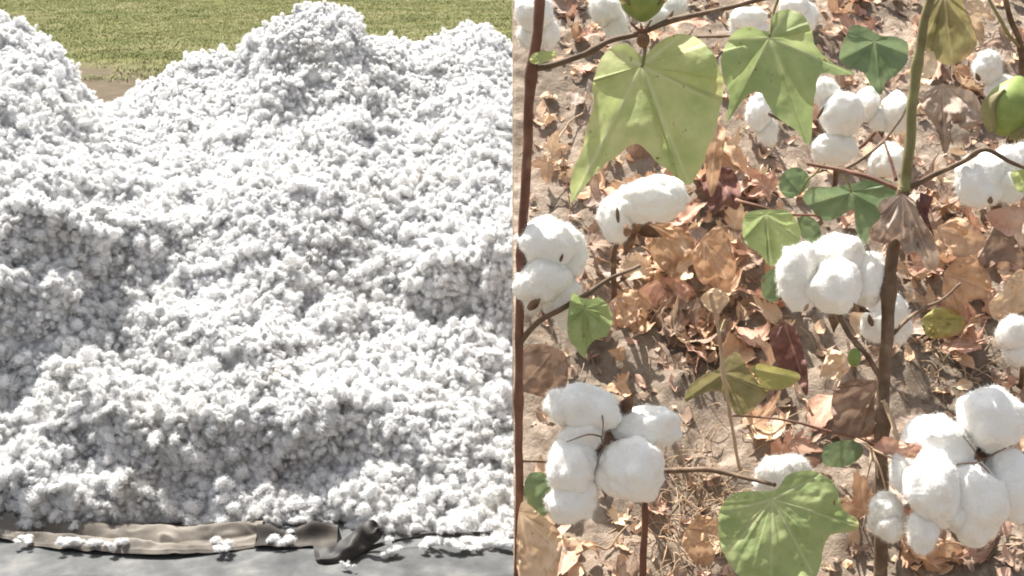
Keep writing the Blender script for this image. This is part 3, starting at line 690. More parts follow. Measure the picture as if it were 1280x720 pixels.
# ---- the main plant right of centre (tall straight stem)
base = at_bank(1101, 745); rootA = thing('cotton_plant', base)
tag(rootA, 'cotton plant with the straight central stem that turns green towards its top', 'cotton plant', 'cotton plants on the bank')
mb = MB()
ptube([(1101, 748, 1.235), (1101, 660, 1.22), (1102, 560, 1.21), (1104, 480, 1.20), (1108, 420, 1.19), (1112, 340, 1.18), (1122, 280, 1.17), (1131, 238, 1.163)], .0060, .0050, seg=12, knots=3, mb=mb, seed=11)
mb.build('stem', M['stem'], rootA)
mb = MB()
ptube([(1131, 238, 1.163), (1136, 190, 1.155), (1142, 110, 1.145), (1150, 55, 1.135), (1163, 0, 1.125), (1170, -50, 1.115)], .0048, .0034, seg=12, knots=2, mb=mb, seed=12)
mb.build('stem', M['greenstem'], rootA)
def branch(root, pts, r0, r1, m='stem', seed=0, knots=2):
    mb = MB(); ptube(pts, r0, r1, mb=mb, seed=seed, knots=knots); return mb.build('branch', M[m], root)
branch(rootA, [(1130, 238, 1.163), (1170, 216, 1.15), (1205, 200, 1.14), (1232, 186, 1.13), (1262, 203, 1.13), (1285, 212, 1.13)], .0026, .0016, seed=13)
branch(rootA, [(1128, 236, 1.165), (1090, 222, 1.18), (1052, 212, 1.20), (1010, 204, 1.22)], .0024, .0016, 'redstem', seed=14)
branch(rootA, [(1052, 212, 1.20), (1090, 190, 1.20), (1115, 165, 1.21), (1135, 130, 1.23)], .0016, .0010, seed=15)
branch(rootA, [(1120, 225, 1.17), (1112, 200, 1.18), (1105, 175, 1.19)], .0014, .0009, 'redstem', seed=16)
branch(rootA, [(1104, 480, 1.20), (1085, 445, 1.195), (1060, 415, 1.19), (1045, 380, 1.19)], .0026, .002, seed=17)
branch(rootA, [(1112, 425, 1.19), (1140, 395, 1.21), (1175, 375, 1.24), (1200, 355, 1.26)], .0020, .0012, seed=18)
branch(rootA, [(1104, 500, 1.20), (1116, 530, 1.19), (1125, 550, 1.18), (1160, 580, 1.17)], .0024, .0018, 'straw', seed=19)
branch(rootA, [(1103, 560, 1.20), (1070, 548, 1.18), (1020, 535, 1.18), (965, 523, 1.19), (910, 520, 1.20)], .0014, .0008, 'redstem', seed=20)
boll(rootA, 1.19, [(1000, 346, 58, 82, 8, .004), (1045, 322, 66, 60, 0, .006), (1043, 358, 66, 68, 0, -.008), (1086, 350, 48, 66, -10, .004)],
     bur=(1045, 372, 48, 5), tips=[(1070, 384, 7, 16, 120), (1008, 384, 7, 14, 60)], stalk=[(1048, 392, 1.21), (1060, 415, 1.19)])
boll(rootA, 1.24, [(1108, 392, 52, 62, 0, 0), (1098, 408, 38, 44, 0, -.004), (1120, 405, 36, 44, 0, .006)], tips=[(1088, 400, 9, 20, 110)])
boll(rootA, 1.15, [(1228, 226, 66, 64, 0, 0), (1262, 204, 50, 46, 0, .008), (1258, 234, 48, 40, 0, -.004), (1285, 195, 36, 34, 0, .004)], tips=[(1238, 250, 9, 12, 90)], bur=(1245, 240, 40, 5))
# the big open boll at the lower right
boll(rootA, 1.13, [(1238, 524, 78, 84, 20, 0), (1264, 606, 70, 88, 12, 0), (1216, 626, 84, 104, 10, -.006), (1168, 562, 92, 86, -15, .008)],
     bur=(1222, 580, 90, 5), sutures=[[(1222, 575, 0), (1215, 560, .0), (1200, 540, .006)], [(1222, 577, 0), (1240, 570, .0), (1266, 556, .006)], [(1221, 578, 0), (1196, 580, 0), (1172, 588, .004)], [(1224, 579, 0), (1240, 596, 0), (1250, 620, .006)]])
boll(rootA, 1.11, [(1166, 612, 66, 90, 5, 0), (1154, 664, 38, 54, 0, .004), (1192, 640, 36, 40, 20, .004), (1128, 592, 28, 54, 15, .012)], bur=(1164, 632, 40, 4))
boll(rootA, 1.14, [(1108, 636, 40, 42, 0, 0), (1114, 654, 40, 44, 0, -.002), (1100, 652, 28, 40, 0, .006)], bur=(1110, 655, 28, 4))
# leaves of the main plant
pleaf('leaf', (1093, 52), [(1100, 44), (1118, 46), (1134, 54), (1134, 76), (1122, 92), (1108, 102), (1101, 119), (1090, 108), (1078, 90), (1060, 84), (1049, 72), (1056, 48), (1066, 32), (1082, 34)], 1.24, 'leaf dark', rootA, gx=.2, fold=.3, crump=.08,
      veins=[(1100, 115), (1130, 66), (1056, 72)], seed=6, rings=22)
pleaf('leaf', (1064, 240), [(1072, 228), (1096, 222), (1120, 232), (1124, 256), (1112, 276), (1090, 292), (1078, 310), (1070, 284), (1066, 262), (1048, 272), (1030, 276), (1014, 262), (1004, 248), (1014, 234), (1040, 234)], 1.25, 'leaf dark', rootA, gx=-.2, gy=.2, fold=.35, crump=.1,
      veins=[(1112, 272), (1012, 256), (1076, 304)], seed=7, rings=22)
pleaf('leaf', (1000, 242), [(1008, 236), (1012, 222), (1000, 210), (984, 212), (974, 226), (976, 240), (988, 248)], 1.28, 'leaf dark', rootA, fold=.3, crump=.1, veins=[(980, 216)], seed=8)
pleaf('leaf', (957, 268), [(966, 262), (985, 264), (998, 280), (1000, 300), (988, 318), (964, 332), (950, 318), (932, 304), (928, 286), (932, 268), (946, 263)], 1.24, 'leaf mid', rootA, gx=.15, gy=-.1, fold=.3, crump=.08,
      veins=[(964, 328), (994, 300), (932, 298)], seed=9, rings=22)
pleaf('leaf', (996, 272), [(1006, 270), (1022, 278), (1026, 296), (1012, 306), (1000, 290)], 1.28, 'leaf dark', rootA, fold=.2, crump=.1, seed=10)
pleaf('leaf', (972, 334), [(980, 332), (986, 348), (978, 368), (966, 378), (954, 370), (952, 350), (962, 338)], 1.27, 'leaf dark', rootA, fold=.2, crump=.1, seed=12)
branch(rootA, [(920, 250, 1.27), (945, 258, 1.25), (985, 268, 1.245), (1022, 270, 1.25), (1028, 280, 1.26)], .0016, .0009, 'redstem', seed=21)
branch(rootA, [(1030, 205, 1.22), (1010, 225, 1.26), (1000, 243, 1.28)], .0010, .0008, 'greenstem', seed=22)
branch(rootA, [(1050, 215, 1.20), (1060, 228, 1.24), (1064, 240, 1.25)], .0010, .0008, 'greenstem', seed=23)
pleaf('leaf', (1045, 552), [(1060, 550), (1076, 556), (1078, 568), (1066, 580), (1046, 584), (1030, 580), (1028, 566), (1034, 556)], 1.2, 'leaf dark', rootA, gx=.3, fold=.2, crump=.1, seed=13)
pleaf('leaf', (1282, 212), [(1284, 240), (1272, 238), (1266, 226), (1262, 218), (1272, 214)], 1.12, 'leaf pale', rootA, fold=.1, crump=.1, seed=14)
# dead leaves still hanging on it
pleaf('dried_leaf', (1128, 242), [(1140, 248), (1150, 272), (1168, 300), (1174, 328), (1160, 338), (1146, 316), (1132, 318), (1122, 300), (1108, 304), (1090, 300), (1086, 288), (1100, 272), (1098, 256), (1112, 246)], 1.145, 'dead grey', rootA, gx=-.2, fold=.5, crump=.45, curl=.4,
      veins=[(1164, 325), (1094, 292), (1130, 308)], seed=15, rings=22)
pleaf('dried_leaf', (1150, 240), [(1166, 246), (1160, 270), (1168, 296), (1164, 290), (1148, 262)], 1.15, 'dead maroon', rootA, fold=.2, crump=.4, seed=16)
pleaf('dried_leaf', (1098, 476), [(1108, 484), (1104, 510), (1094, 540), (1072, 548), (1050, 540), (1040, 516), (1042, 490), (1056, 478), (1078, 474)], 1.21, 'dead brown', rootA, fold=.3, crump=.5, curl=.3, veins=[(1060, 535), (1046, 500)], seed=17)
pleaf('dried_leaf', (1090, 560), [(1104, 546), (1130, 552), (1160, 562), (1158, 572), (1130, 572), (1108, 566)], 1.12, 'dead pink', rootA, fold=.3, crump=.35, seed=18)
mb = MB()
for (u, v) in ((1070, 548), (1084, 600), (1098, 598), (1108, 612), (1130, 582)): ptube([(1090, 560, 1.13), ((u+1090)/2+2, (v+560)/2, 1.12), (u, v, 1.13)], .0012, .0005, seg=6, mb=mb)
mb.build('dried_bract', M['straw'], rootA)
U, F = ICO[3]; obj('flower_bud', at_d(1068, 447, 1.19)+U*np.array((.006, .006, .0085)), F, M['greenboll'], rootA)
pleaf('dried_leaf', (1245, 262), [(1262, 258), (1282, 262), (1276, 286), (1262, 296), (1252, 290), (1240, 282), (1234, 266)], 1.14, 'dead pink', rootA, fold=.4, crump=.3, seed=19)

# ---- plant carrying the lower left open boll
base = at_bank(805, 745); rootC = thing('cotton_plant', base)
tag(rootC, 'low cotton plant with one large five lobed open boll and a round green leaf', 'cotton plant', 'cotton plants on the bank')
mb = MB(); ptube([(804, 748, 1.235), (804, 690, 1.22), (806, 640, 1.205), (800, 600, 1.20), (780, 560, 1.19)], .0034, .0026, seg=10, mb=mb, seed=31)
mb.build('stem', M['redstem'], rootC)
branch(rootC, [(803, 590, 1.20), (850, 588, 1.19), (900, 590, 1.17), (945, 600, 1.15), (968, 606, 1.13)], .0030, .0014, seed=32)
branch(rootC, [(800, 588, 1.20), (760, 585, 1.21), (700, 578, 1.22), (652, 576, 1.22)], .0020, .0012, seed=33)
boll(rootC, 1.15, [(735, 512, 82, 58, -18, .004), (704, 508, 44, 50, 40, .006), (812, 534, 84, 50, 2, .012), (716, 582, 66, 66, 30, 0), (714, 626, 66, 58, 20, .004), (788, 586, 84, 78, 8, -.004), (728, 545, 60, 46, 20, .002)],
     bur=(756, 550, 78, 5), sutures=[[(752, 508, .006), (754, 530, 0), (753, 546, -.001)], [(752, 546, -.002), (756, 560, -.002), (750, 575, 0), (744, 594, .006)], [(752, 546, -.001), (735, 543, 0), (708, 552, .006)]])
pleaf('leaf', (965, 624), [(970, 612), (985, 594), (1010, 588), (1034, 596), (1046, 612), (1054, 636), (1074, 652), (1066, 664), (1040, 668), (1030, 682), (1024, 712), (1000, 740), (966, 744), (935, 732), (912, 706), (900, 680), (898, 650), (904, 628), (924, 615), (950, 614)],
      1.12, 'leaf mid', rootC, gx=-.12, gy=-.2, fold=.05, crump=.09, veins=[(964, 738), (1066, 656), (904, 700), (902, 640), (1020, 596), (1016, 716)], seed=20, rings=34, k=10)
pleaf('leaf', (905, 466), [(914, 442), (926, 444), (936, 460), (948, 478), (960, 490), (946, 508), (924, 520), (912, 505), (900, 490), (884, 490), (866, 498), (856, 502), (862, 482), (880, 468), (896, 462)], 1.2, 'leaf olive', rootC, gx=.2, fold=.3, crump=.12,
      veins=[(924, 515), (858, 498), (955, 490)], seed=21, rings=22)
pleaf('leaf', (938, 460), [(946, 455), (975, 460), (1000, 468), (990, 482), (968, 488), (950, 480)], 1.2, 'leaf yellow', rootC, fold=.25, crump=.1, veins=[(996, 472)], seed=22)
pleaf('leaf', (690, 600), [(696, 606), (692, 622), (686, 640), (676, 646), (662, 634), (655, 612), (660, 594), (674, 590), (684, 594)], 1.2, 'leaf dark', rootC, fold=.2, crump=.12, veins=[(664, 630)], seed=23)
branch(rootC, [(888, 365, 1.16), (898, 420, 1.165), (905, 470, 1.17), (914, 530, 1.18), (926, 588, 1.19)], .0018, .0014, 'straw', seed=34)
branch(rootC, [(902, 464, 1.2), (900, 420, 1.22), (906, 400, 1.24)], .0009, .0007, 'greenstem', seed=35)
pleaf('dried_leaf', (888, 368), [(894, 360), (912, 372), (904, 386), (896, 392), (884, 386), (876, 372)], 1.165, 'dead cream', rootC, crump=.5, seed=24)
boll(rootC, 1.22, [(970, 592, 46, 42, 0, 0), (990, 586, 44, 34, 0, .006), (962, 606, 36, 32, 0, .004)])

# ---- small plants further up the bank
def far_plant(base_uv, label, stems):
    r = thing('cotton_plant', at_bank(*base_uv)); tag(r, label, 'cotton plant', 'cotton plants on the bank')
    for k, (pts, a, b_, mt) in enumerate(stems):
        mb = MB(); ptube(pts, a, b_, mb=mb, seed=50+k, knots=2); mb.build('stem' if k == 0 else 'branch', M[mt], r)
    return r
p = far_plant((768, 380), 'short cotton plant with a single two puffed boll under the biggest leaf',
              [([(768, 382, 1.475), (766, 340, 1.42), (768, 310, 1.38), (785, 290, 1.35)], .0034, .0026, 'stem')])
boll(p, 1.33, [(818, 248, 84, 58, -5, 0), (770, 274, 42, 62, 10, .004), (792, 256, 52, 46, 0, .004)], bur=(790, 282, 44, 4), tips=[(772, 268, 6, 26, 95), (784, 288, 20, 12, 0)])
pleaf('dried_leaf', (812, 280), [(832, 280), (858, 288), (868, 310), (850, 326), (840, 345), (822, 330), (808, 306), (804, 286)], 1.36, 'dead tan', p, fold=.3, crump=.5, veins=[(845, 335), (862, 305)], seed=30)
p = far_plant((1040, 262), 'cotton plant of pale round bolls behind the second big leaf',
              [([(1040, 265, 1.60), (1045, 210, 1.52), (1046, 175, 1.47), (1030, 150, 1.45)], .0034, .002, 'stem'),
               ([(1048, 178, 1.48), (1000, 160, 1.46), (955, 140, 1.45)], .002, .0014, 'stem'),
               ([(1046, 205, 1.50), (1080, 180, 1.48), (1106, 150, 1.47)], .002, .0014, 'redstem')])
boll(p, 1.43, [(1032, 116, 34, 38, 0, .006), (1052, 142, 58, 52, 10, 0), (1042, 186, 56, 40, 0, .006)], bur=(1040, 165, 34, 4), tips=[(1026, 140, 6, 24, 60)])
boll(p, 1.46, [(948, 142, 32, 46, 0, 0), (960, 165, 24, 34, 0, .004)], tips=[(950, 140, 4, 12, 140)])
boll(p, 1.46, [(1084, 130, 30, 40, 0, 0), (1120, 140, 40, 50, 0, .0), (1100, 150, 30, 30, 0, .004)])
boll(p, 1.49, [(1112, 200, 44, 44, 0, 0), (1096, 208, 24, 26, 0, .004)])
p = far_plant((930, 120), 'little cotton plant whose bolls peep over the top of second leaf',
              [([(930, 122, 1.75), (935, 80, 1.65), (937, 45, 1.56)], .003, .002, 'stem'),
               ([(850, 48, 1.58), (900, 46, 1.57), (975, 40, 1.56)], .0018, .0012, 'stem')])
boll(p, 1.54, [(935, 26, 46, 32, 0, 0), (945, 36, 30, 26, 0, .004), (922, 34, 22, 26, 0, .004)])
boll(p, 1.54, [(992, 8, 40, 30, 0, 0), (1010, 22, 26, 34, 0, .004)])
p = far_plant((1262, 180), 'cotton plant at the upper right with a fat green unopened boll',
              [([(1262, 182, 1.66), (1275, 110, 1.45), (1276, 60, 1.38), (1262, 20, 1.35), (1250, -30, 1.32)], .0036, .0024, 'stem'),
               ([(1276, 60, 1.38), (1258, 40, 1.34), (1232, -10, 1.30)], .002, .0014, 'greenstem')])
green_boll(p, 1262, 134, 1.25, 62, 74, -20)
boll(p, 1.42, [(1234, 84, 34, 38, 0, 0), (1250, 108, 36, 24, 20, .004)], tips=[(1222, 96, 8, 14, 120)])
pleaf('leaf', (1180, -8), [(1200, -4), (1215, 20), (1222, 40), (1218, 62), (1200, 78), (1182, 80), (1164, 70), (1152, 48), (1156, 22), (1166, 2)], 1.26, 'leaf olive', p, gx=.2, fold=.3, crump=.15, curl=.2, veins=[(1190, 76), (1218, 50), (1158, 48)], seed=31, rings=22)
pleaf('dried_leaf', (1200, -6), [(1214, -4), (1232, 6), (1244, 22), (1238, 26), (1224, 18), (1230, 34), (1230, 52), (1226, 60), (1220, 40), (1208, 16)], 1.24, 'dead cream', p, fold=.3, crump=.4, seed=32)
pleaf('dried_leaf', (1154, 66), [(1166, 64), (1172, 84), (1162, 98), (1150, 92), (1148, 76)], 1.26, 'dead cream', p, crump=.3, seed=33)
pleaf('dried_leaf', (1178, 104), [(1200, 110), (1222, 122), (1226, 150), (1208, 162), (1190, 150), (1188, 178), (1180, 192), (1170, 160), (1156, 140), (1150, 116)], 1.34, 'dead grey', p, fold=.4, crump=.45, veins=[(1182, 186), (1220, 145)], seed=34, rings=22)
p = far_plant((1262, 480), 'cotton plant just showing one dim grey boll at the right edge',
              [([(1275, 482, 1.40), (1278, 450, 1.36), (1272, 425, 1.34)], .003, .002, 'stem')])
boll(p, 1.34, [(1266, 418, 38, 46, 0, 0), (1272, 440, 32, 36, 0, .004)])

# ================================================================== LITTER ON THE BANK
def leaf_shape(rng, lobes):
    pts = []
    if lobes:
        tips_ = [(-140, .45), (-75, .8), (0, 1.0), (75, .8), (140, .45)]
        seq = []
        for i, (a, r) in enumerate(tips_):
            a = a+rng.uniform(-10, 10); r *= rng.uniform(.75, 1.1)
            seq += [(a-14, r*.72), (a, r), (a+14, r*.72)]
            if i < 4: seq.append((a+37, .42*rng.uniform(.8, 1.2)))
        seq.append((180, .05)); return [(r*math.cos(math.radians(a)), r*math.sin(math.radians(a))) for a, r in seq]
    return [(-.05, .02), (.15, .30), (.5, .36), (.85, .2), (1.05, 0), (.85, -.22), (.5, -.38), (.15, -.28)]
def litter_mesh(k, mt):
    rng = np.random.default_rng(500+k); C = spline([(*p, 0) for p in leaf_shape(rng, k % 3 != 0)], 5, True)[:, :2]
    C *= 1+.08*rng.normal(0, 1, (len(C), 1)); n = len(C); rings = 9; ts = np.linspace(0, 1, rings)
    G = C[None]*ts[:, None, None]; X, Y = G[..., 0], G[..., 1]
    rr = np.hypot(X, Y)
    Zl = .20*fbm(np.stack([X*3, Y*3, np.full_like(X, k*3.3)], -1), 4, k)*(.4+rr)
    Zl += rng.uniform(-.1, .55)*np.abs(Y)**1.4 + rng.uniform(-.3, .4)*X*X
    cv_ = rng.uniform(.2, 2.2); ang = Y*cv_      # roll about the midrib
    Yn = np.sin(ang)/max(cv_, .3); Zn = (1-np.cos(ang))/max(cv_, .3)
    V = np.stack([X*np.cos(X*rng.uniform(-.8, .8)), Yn, Zl+Zn], -1).reshape(-1, 3)
    vein = np.exp(-(Y/.03)**2).ravel()*.8
    th = np.arctan2(Y, X)
    for a in (-75, 75): vein = np.maximum(vein, (np.exp(-((rr*np.sin(th-math.radians(a)))/.025)**2)*(np.cos(th-math.radians(a)) > 0)).ravel()*.7)
    V[:, 2] -= V[:, 2].min()
    # stalk
    T, TF = tube(spline([(0, 0, V[0, 2]), (-.15, .05, V[0, 2]+.05), (-.4, .0, V[0, 2]+.02)], 4), .02, .014, 5)
    F = gridF(rings, n, True).tolist() + [tuple(i+len(V) for i in f) for f in TF]
    nT = len(T)
    return mkmesh('dead_leaf', np.concatenate([V, T]), F, M[mt], True, {'vein': np.r_[vein, np.ones(nT)*.5], 'edge': np.r_[np.repeat(ts, n), np.zeros(nT)]})
KINDS = [('dead tan', 'crumpled tan dead leaf'), ('dead pink', 'crumpled pinkish dead leaf'),
         ('dead brown', 'shrivelled dark brown dead leaf'), ('dead cream', 'curled pale cream dead leaf'), ('dead grey', 'withered greyish dead leaf')]
ZONES = [(720, 40, 'near the top end of the red stem'), (690, 160, 'on soil between red stem and biggest leaf'), (690, 245, 'just above the left edge open boll'),
         (745, 340, 'between left edge boll and short plant'), (830, 340, 'on soil under the two puffed boll'), (800, 410, 'on soil below the two puffed boll'), (900, 200, 'on soil between the two big green leaves'),
         (885, 290, 'right of the two puffed boll'), (900, 400, 'around the top of the pale dry stalk'), (960, 440, 'above the small olive and yellow leaf'), (910, 60, 'behind the second big leaf'),
         (1060, 20, 'above the dark heart shaped leaf'), (1180, 130, 'on soil right of the green stem top'), (1250, 60, 'beside the fat green unopened boll'), (1190, 300, 'right of the withered hanging grey leaf'),
         (1260, 320, 'below the right edge open boll'), (1170, 380, 'right of the central brown stem'), (1240, 400, 'beside the dim grey right edge boll'), (1160, 470, 'on soil above the biggest open boll'),
         (1030, 490, 'on bare soil left of the central stem'), (1050, 620, 'right of the big round green leaf'), (1170, 700, 'at the bottom below the biggest open boll'), (1260, 700, 'in the lower right corner'),
         (880, 560, 'on soil beside the pale dry stalk foot'), (860, 680, 'left of the big round green leaf'), (760, 460, 'on bare soil above the lower left boll'), (740, 690, 'at the bottom below the lower left boll'), (680, 540, 'between red stem and lower left boll')]
LM = {kd[0]: [litter_mesh(7*i+j, kd[0]) for j in range(7)] for i, kd in enumerate(KINDS)}
bn = Vector((0, -BT, 1)).normalized()
def dens(u, v):
    e = lambda a, b_, sa, sb, wt: wt*math.exp(-((u-a)/sa)**2-((v-b_)/sb)**2)
    return .10 + e(830, 345, 110, 70, 1) + e(1210, 320, 90, 85, 1) + e(900, 230, 60, 70, .7) + e(1190, 130, 80, 90, .55) + e(760, 450, 60, 25, .25) + e(690, 190, 40, 70, .45) + e(1170, 690, 90, 50, .5) + e(900, 430, 110, 40, .6) \
        + e(1060, 60, 90, 60, .4) + e(700, 40, 50, 50, .4) - e(790, 490, 110, 40, .2)
placed = 0; tries = 0
def lay(me, u, v, size, lift, rng_, name='dead_leaf'):
    p0 = at_bank(u, v); x, y = float(p0[0]), float(p0[1]); z = bankz(x, y)
    o = bpy.data.objects.new(name, me); link(o)
    q = bn.to_track_quat('Z', 'Y') @ Matrix.Rotation(rng_.uniform(0, 6.28), 3, 'Z').to_quaternion() @ Matrix.Rotation(rng_.gauss(0, .55), 3, 'X').to_quaternion() @ Matrix.Rotation(rng_.gauss(0, .45), 3, 'Y').to_quaternion()
    o.rotation_mode = 'QUATERNION'; o.rotation_quaternion = q; o.location = Vector((x, y, z))+bn*lift; o.scale = (size,)*3
    return o
R2 = random.Random(5)
while placed < 285 and tries < 20000:
    tries += 1
    u = R2.uniform(668, 1300); v = R2.uniform(-15, 735)
    if R2.random() > dens(u, v): continue
    sz = R2.uniform(.022, .052)
    if u-sz*900 < 642: continue
    k = R2.choices(range(5), [5, 4, 3, 2.4, 2.6])[0]; mt, lab = KINDS[k]
    zone = min(ZONES, key=lambda z: math.hypot(z[0]-u, z[1]-v))[2]
    o = lay(R2.choice(LM[mt]), u, v, sz, R2.uniform(.001, .016), R2); tag(o, lab+' '+zone, 'dead leaf', 'dead leaves littering the bank soil'); placed += 1
def rand_bank(r):
    while True:
        x, y = r.uniform(.01, 1.7), r.uniform(.35, 3.0); z = BZ+BT*(min(y, 2.35)-BY)
        q = np.array((x, y, z))-CO; dd = q@FW; u, v = 640+FPX*q[0]/dd, 360-FPX*(q@UP)/dd
        inside = 640 < u < 1300 and -15 < v < 735
        if (dens(u, v)*.8+.24 if inside else .42) > r.uniform(0, 1): return x, y, bankz(x, y), u, v, inside
mb = MB(); cnt_ = {'dead tan': MB(), 'dead cream': MB(), 'dead brown': MB()}; R4 = random.Random(21); k = 0; cache = {}
VE = {q: [] for q in cnt_}
while k < 1900:
    x_, y_, z_, u, v, ins = rand_bank(R4)
    if ins and R4.random() < .1: continue
    sz = R4.uniform(.010, .026) if ins else R4.uniform(.014, .045)
    if x_ < sz*1.1 or (ins and u < 664): continue
    q = R4.choice(list(cnt_)); me = R4.choice(LM[q])
    if me.name not in cache:
        a_ = np.zeros(len(me.vertices)*3); me.vertices.foreach_get('co', a_); e_ = np.zeros(len(me.vertices)); me.attributes['vein'].data.foreach_get('value', e_); g_ = np.zeros(len(me.vertices)); me.attributes['edge'].data.foreach_get('value', g_)
        cache[me.name] = (a_.reshape(-1, 3), [tuple(p_.vertices) for p_ in me.polygons], e_, g_)
    A_, F_, e_, g_ = cache[me.name]
    base_ = Vector((x_, y_, z_))+bn*R4.uniform(.0, .008)
    rm = (bn.to_track_quat('Z', 'Y').to_matrix() @ Matrix.Rotation(R4.uniform(0, 6.28), 3, 'Z') @ Matrix.Rotation(R4.gauss(0, .5), 3, 'X') @ Matrix.Rotation(R4.gauss(0, .4), 3, 'Y'))
    cnt_[q].add(A_@np.array(rm).T*sz+np.array(base_), F_); VE[q].append((e_, g_)); k += 1
for q, lab in (('dead tan', 'small tan dead leaves spread thickly under the larger litter leaves'), ('dead cream', 'small pale cream dead leaves spread thickly over the bank soil'), ('dead brown', 'small dark brown dead leaves spread thickly over the bank soil')):
    o = cnt_[q].build('leaf_litter', M[q])
    for an, ix in (('vein', 0), ('edge', 1)):
        at = o.data.attributes.new(an, 'FLOAT', 'POINT'); at.data.foreach_set('value', np.concatenate([x[ix] for x in VE[q]]).astype(np.float32))
    tag(o, lab, 'leaf litter', kind='stuff')
# the ones large enough to tell apart
big = [((650, 640), [(652, 628), (672, 640), (690, 655), (703, 672), (700, 700), (690, 735), (660, 735), (647, 715), (646, 670)], 1.19, 'dead cream', 'big cream coloured dead leaf hanging at the bottom beside the red stem', [(700, 690), (670, 730)]),
       ((690, 440), [(704, 440), (710, 462), (706, 486), (690, 497), (668, 494), (648, 484), (646, 455), (656, 436), (674, 430)], 1.34, 'dead brown', 'flat grey brown dead leaf below the left open boll', [(655, 480)]),
       ((980, 402), [(992, 408), (1004, 440), (1010, 470), (1008, 494), (994, 474), (976, 462), (966, 440), (964, 414)], 1.33, 'dead maroon', 'dark maroon dead leaf hanging above the yellow leaf tip', [(1006, 480)]),
       ((1024, 470), [(1034, 440), (1052, 440), (1064, 455), (1056, 468), (1042, 474)], 1.36, 'dead cream', 'small folded cream dead leaf right of the maroon one', [(1060, 455)]),
       ((858, 660), [(868, 648), (884, 645), (896, 654), (894, 668), (882, 662), (880, 676), (894, 690), (888, 706), (870, 704), (858, 690), (852, 674)], 1.25, 'dead tan', 'yellowish curled dead leaf left of the big round green leaf', [(880, 700)]),
       ((1180, 340), [(1200, 318), (1225, 330), (1240, 352), (1232, 372), (1212, 376), (1200, 394), (1186, 382), (1178, 360)], 1.42, 'dead tan', 'large tan dead leaf on the soil right of the stem', [(1232, 360), (1196, 388)]),
       ((1285, 352), [(1290, 380), (1266, 394), (1244, 400), (1236, 380), (1250, 364), (1262, 346), (1280, 338)], 1.40, 'dead cream', 'large pale dead leaf at the right edge above the grey boll', [(1240, 392)]),
       ((1172, 284), [(1190, 272), (1214, 280), (1232, 300), (1222, 316), (1200, 322), (1180, 312), (1168, 298)], 1.38, 'dead tan', 'tan dead leaf just right of the withered hanging grey leaf', [(1226, 304)]),
       ((1150, 400), [(1164, 388), (1182, 384), (1200, 392), (1206, 408), (1192, 420), (1170, 424), (1156, 416)], 1.42, 'leaf yellow', 'withered yellow green leaf lying on the soil behind the stem', [(1200, 410), (1170, 420)]),
       ((880, 300), [(896, 282), (912, 300), (920, 330), (914, 352), (896, 346), (880, 356), (868, 338), (868, 312)], 1.44, 'dead tan', 'upright tan dead leaf between the short plant and green leaf', [(908, 348), (880, 350)]),
       ((820, 352), [(838, 346), (862, 356), (870, 376), (854, 388), (830, 384), (806, 390), (796, 372), (806, 356)], 1.47, 'dead pink', 'broad pinkish dead leaf below the short plant', [(862, 376), (804, 380)]),
       ((772, 372), [(786, 360), (800, 376), (796, 400), (780, 410), (764, 402), (760, 382)], 1.44, 'dead tan', 'tan dead leaf standing beside the small left green leaf', [(784, 406)]),
       ((892, 205), [(912, 210), (926, 236), (922, 262), (906, 256), (892, 268), (880, 240), (880, 218)], 1.42, 'dead maroon', 'dark reddish dead leaf above the tan upright leaf', [(918, 258)]),
       ((896, 150), [(906, 160), (904, 190), (898, 226), (888, 246), (882, 210), (886, 170)], 1.38, 'dead tan', 'narrow hanging tan dead leaf between the two big green leaves', [(888, 240)]),
       ((862, 400), [(880, 404), (900, 416), (918, 420), (912, 432), (886, 430), (862, 424)], 1.46, 'dead pink', 'long pink dead leaf lying beside the pale dry stalk', [(914, 426)]),
       ((1150, 690), [(1166, 680), (1190, 676), (1204, 690), (1196, 712), (1172, 724), (1156, 712)], 1.25, 'dead tan', 'crumpled tan dead leaf under the lower right open boll', [(1196, 706)]),
       ((1250, 268), [(1266, 300), (1282, 320), (1282, 338), (1256, 326), (1230, 336), (1222, 318), (1236, 296)], 1.42, 'dead brown', 'dark brown dead leaf in shade below the right boll', [(1270, 326)]),
       ]
for i, (pet, outl, d, mt, lab, vn_) in enumerate(big):
    o = pleaf('dead_leaf', pet, outl, d, mt, None, gx=.2*math.sin(i*2.1), gy=.25*math.cos(i*1.3), fold=.3, crump=.40, curl=.25*math.sin(i), veins=vn_, seed=60+i, rings=20)
    tag(o, lab, 'dead leaf', 'dead leaves littering the bank soil')
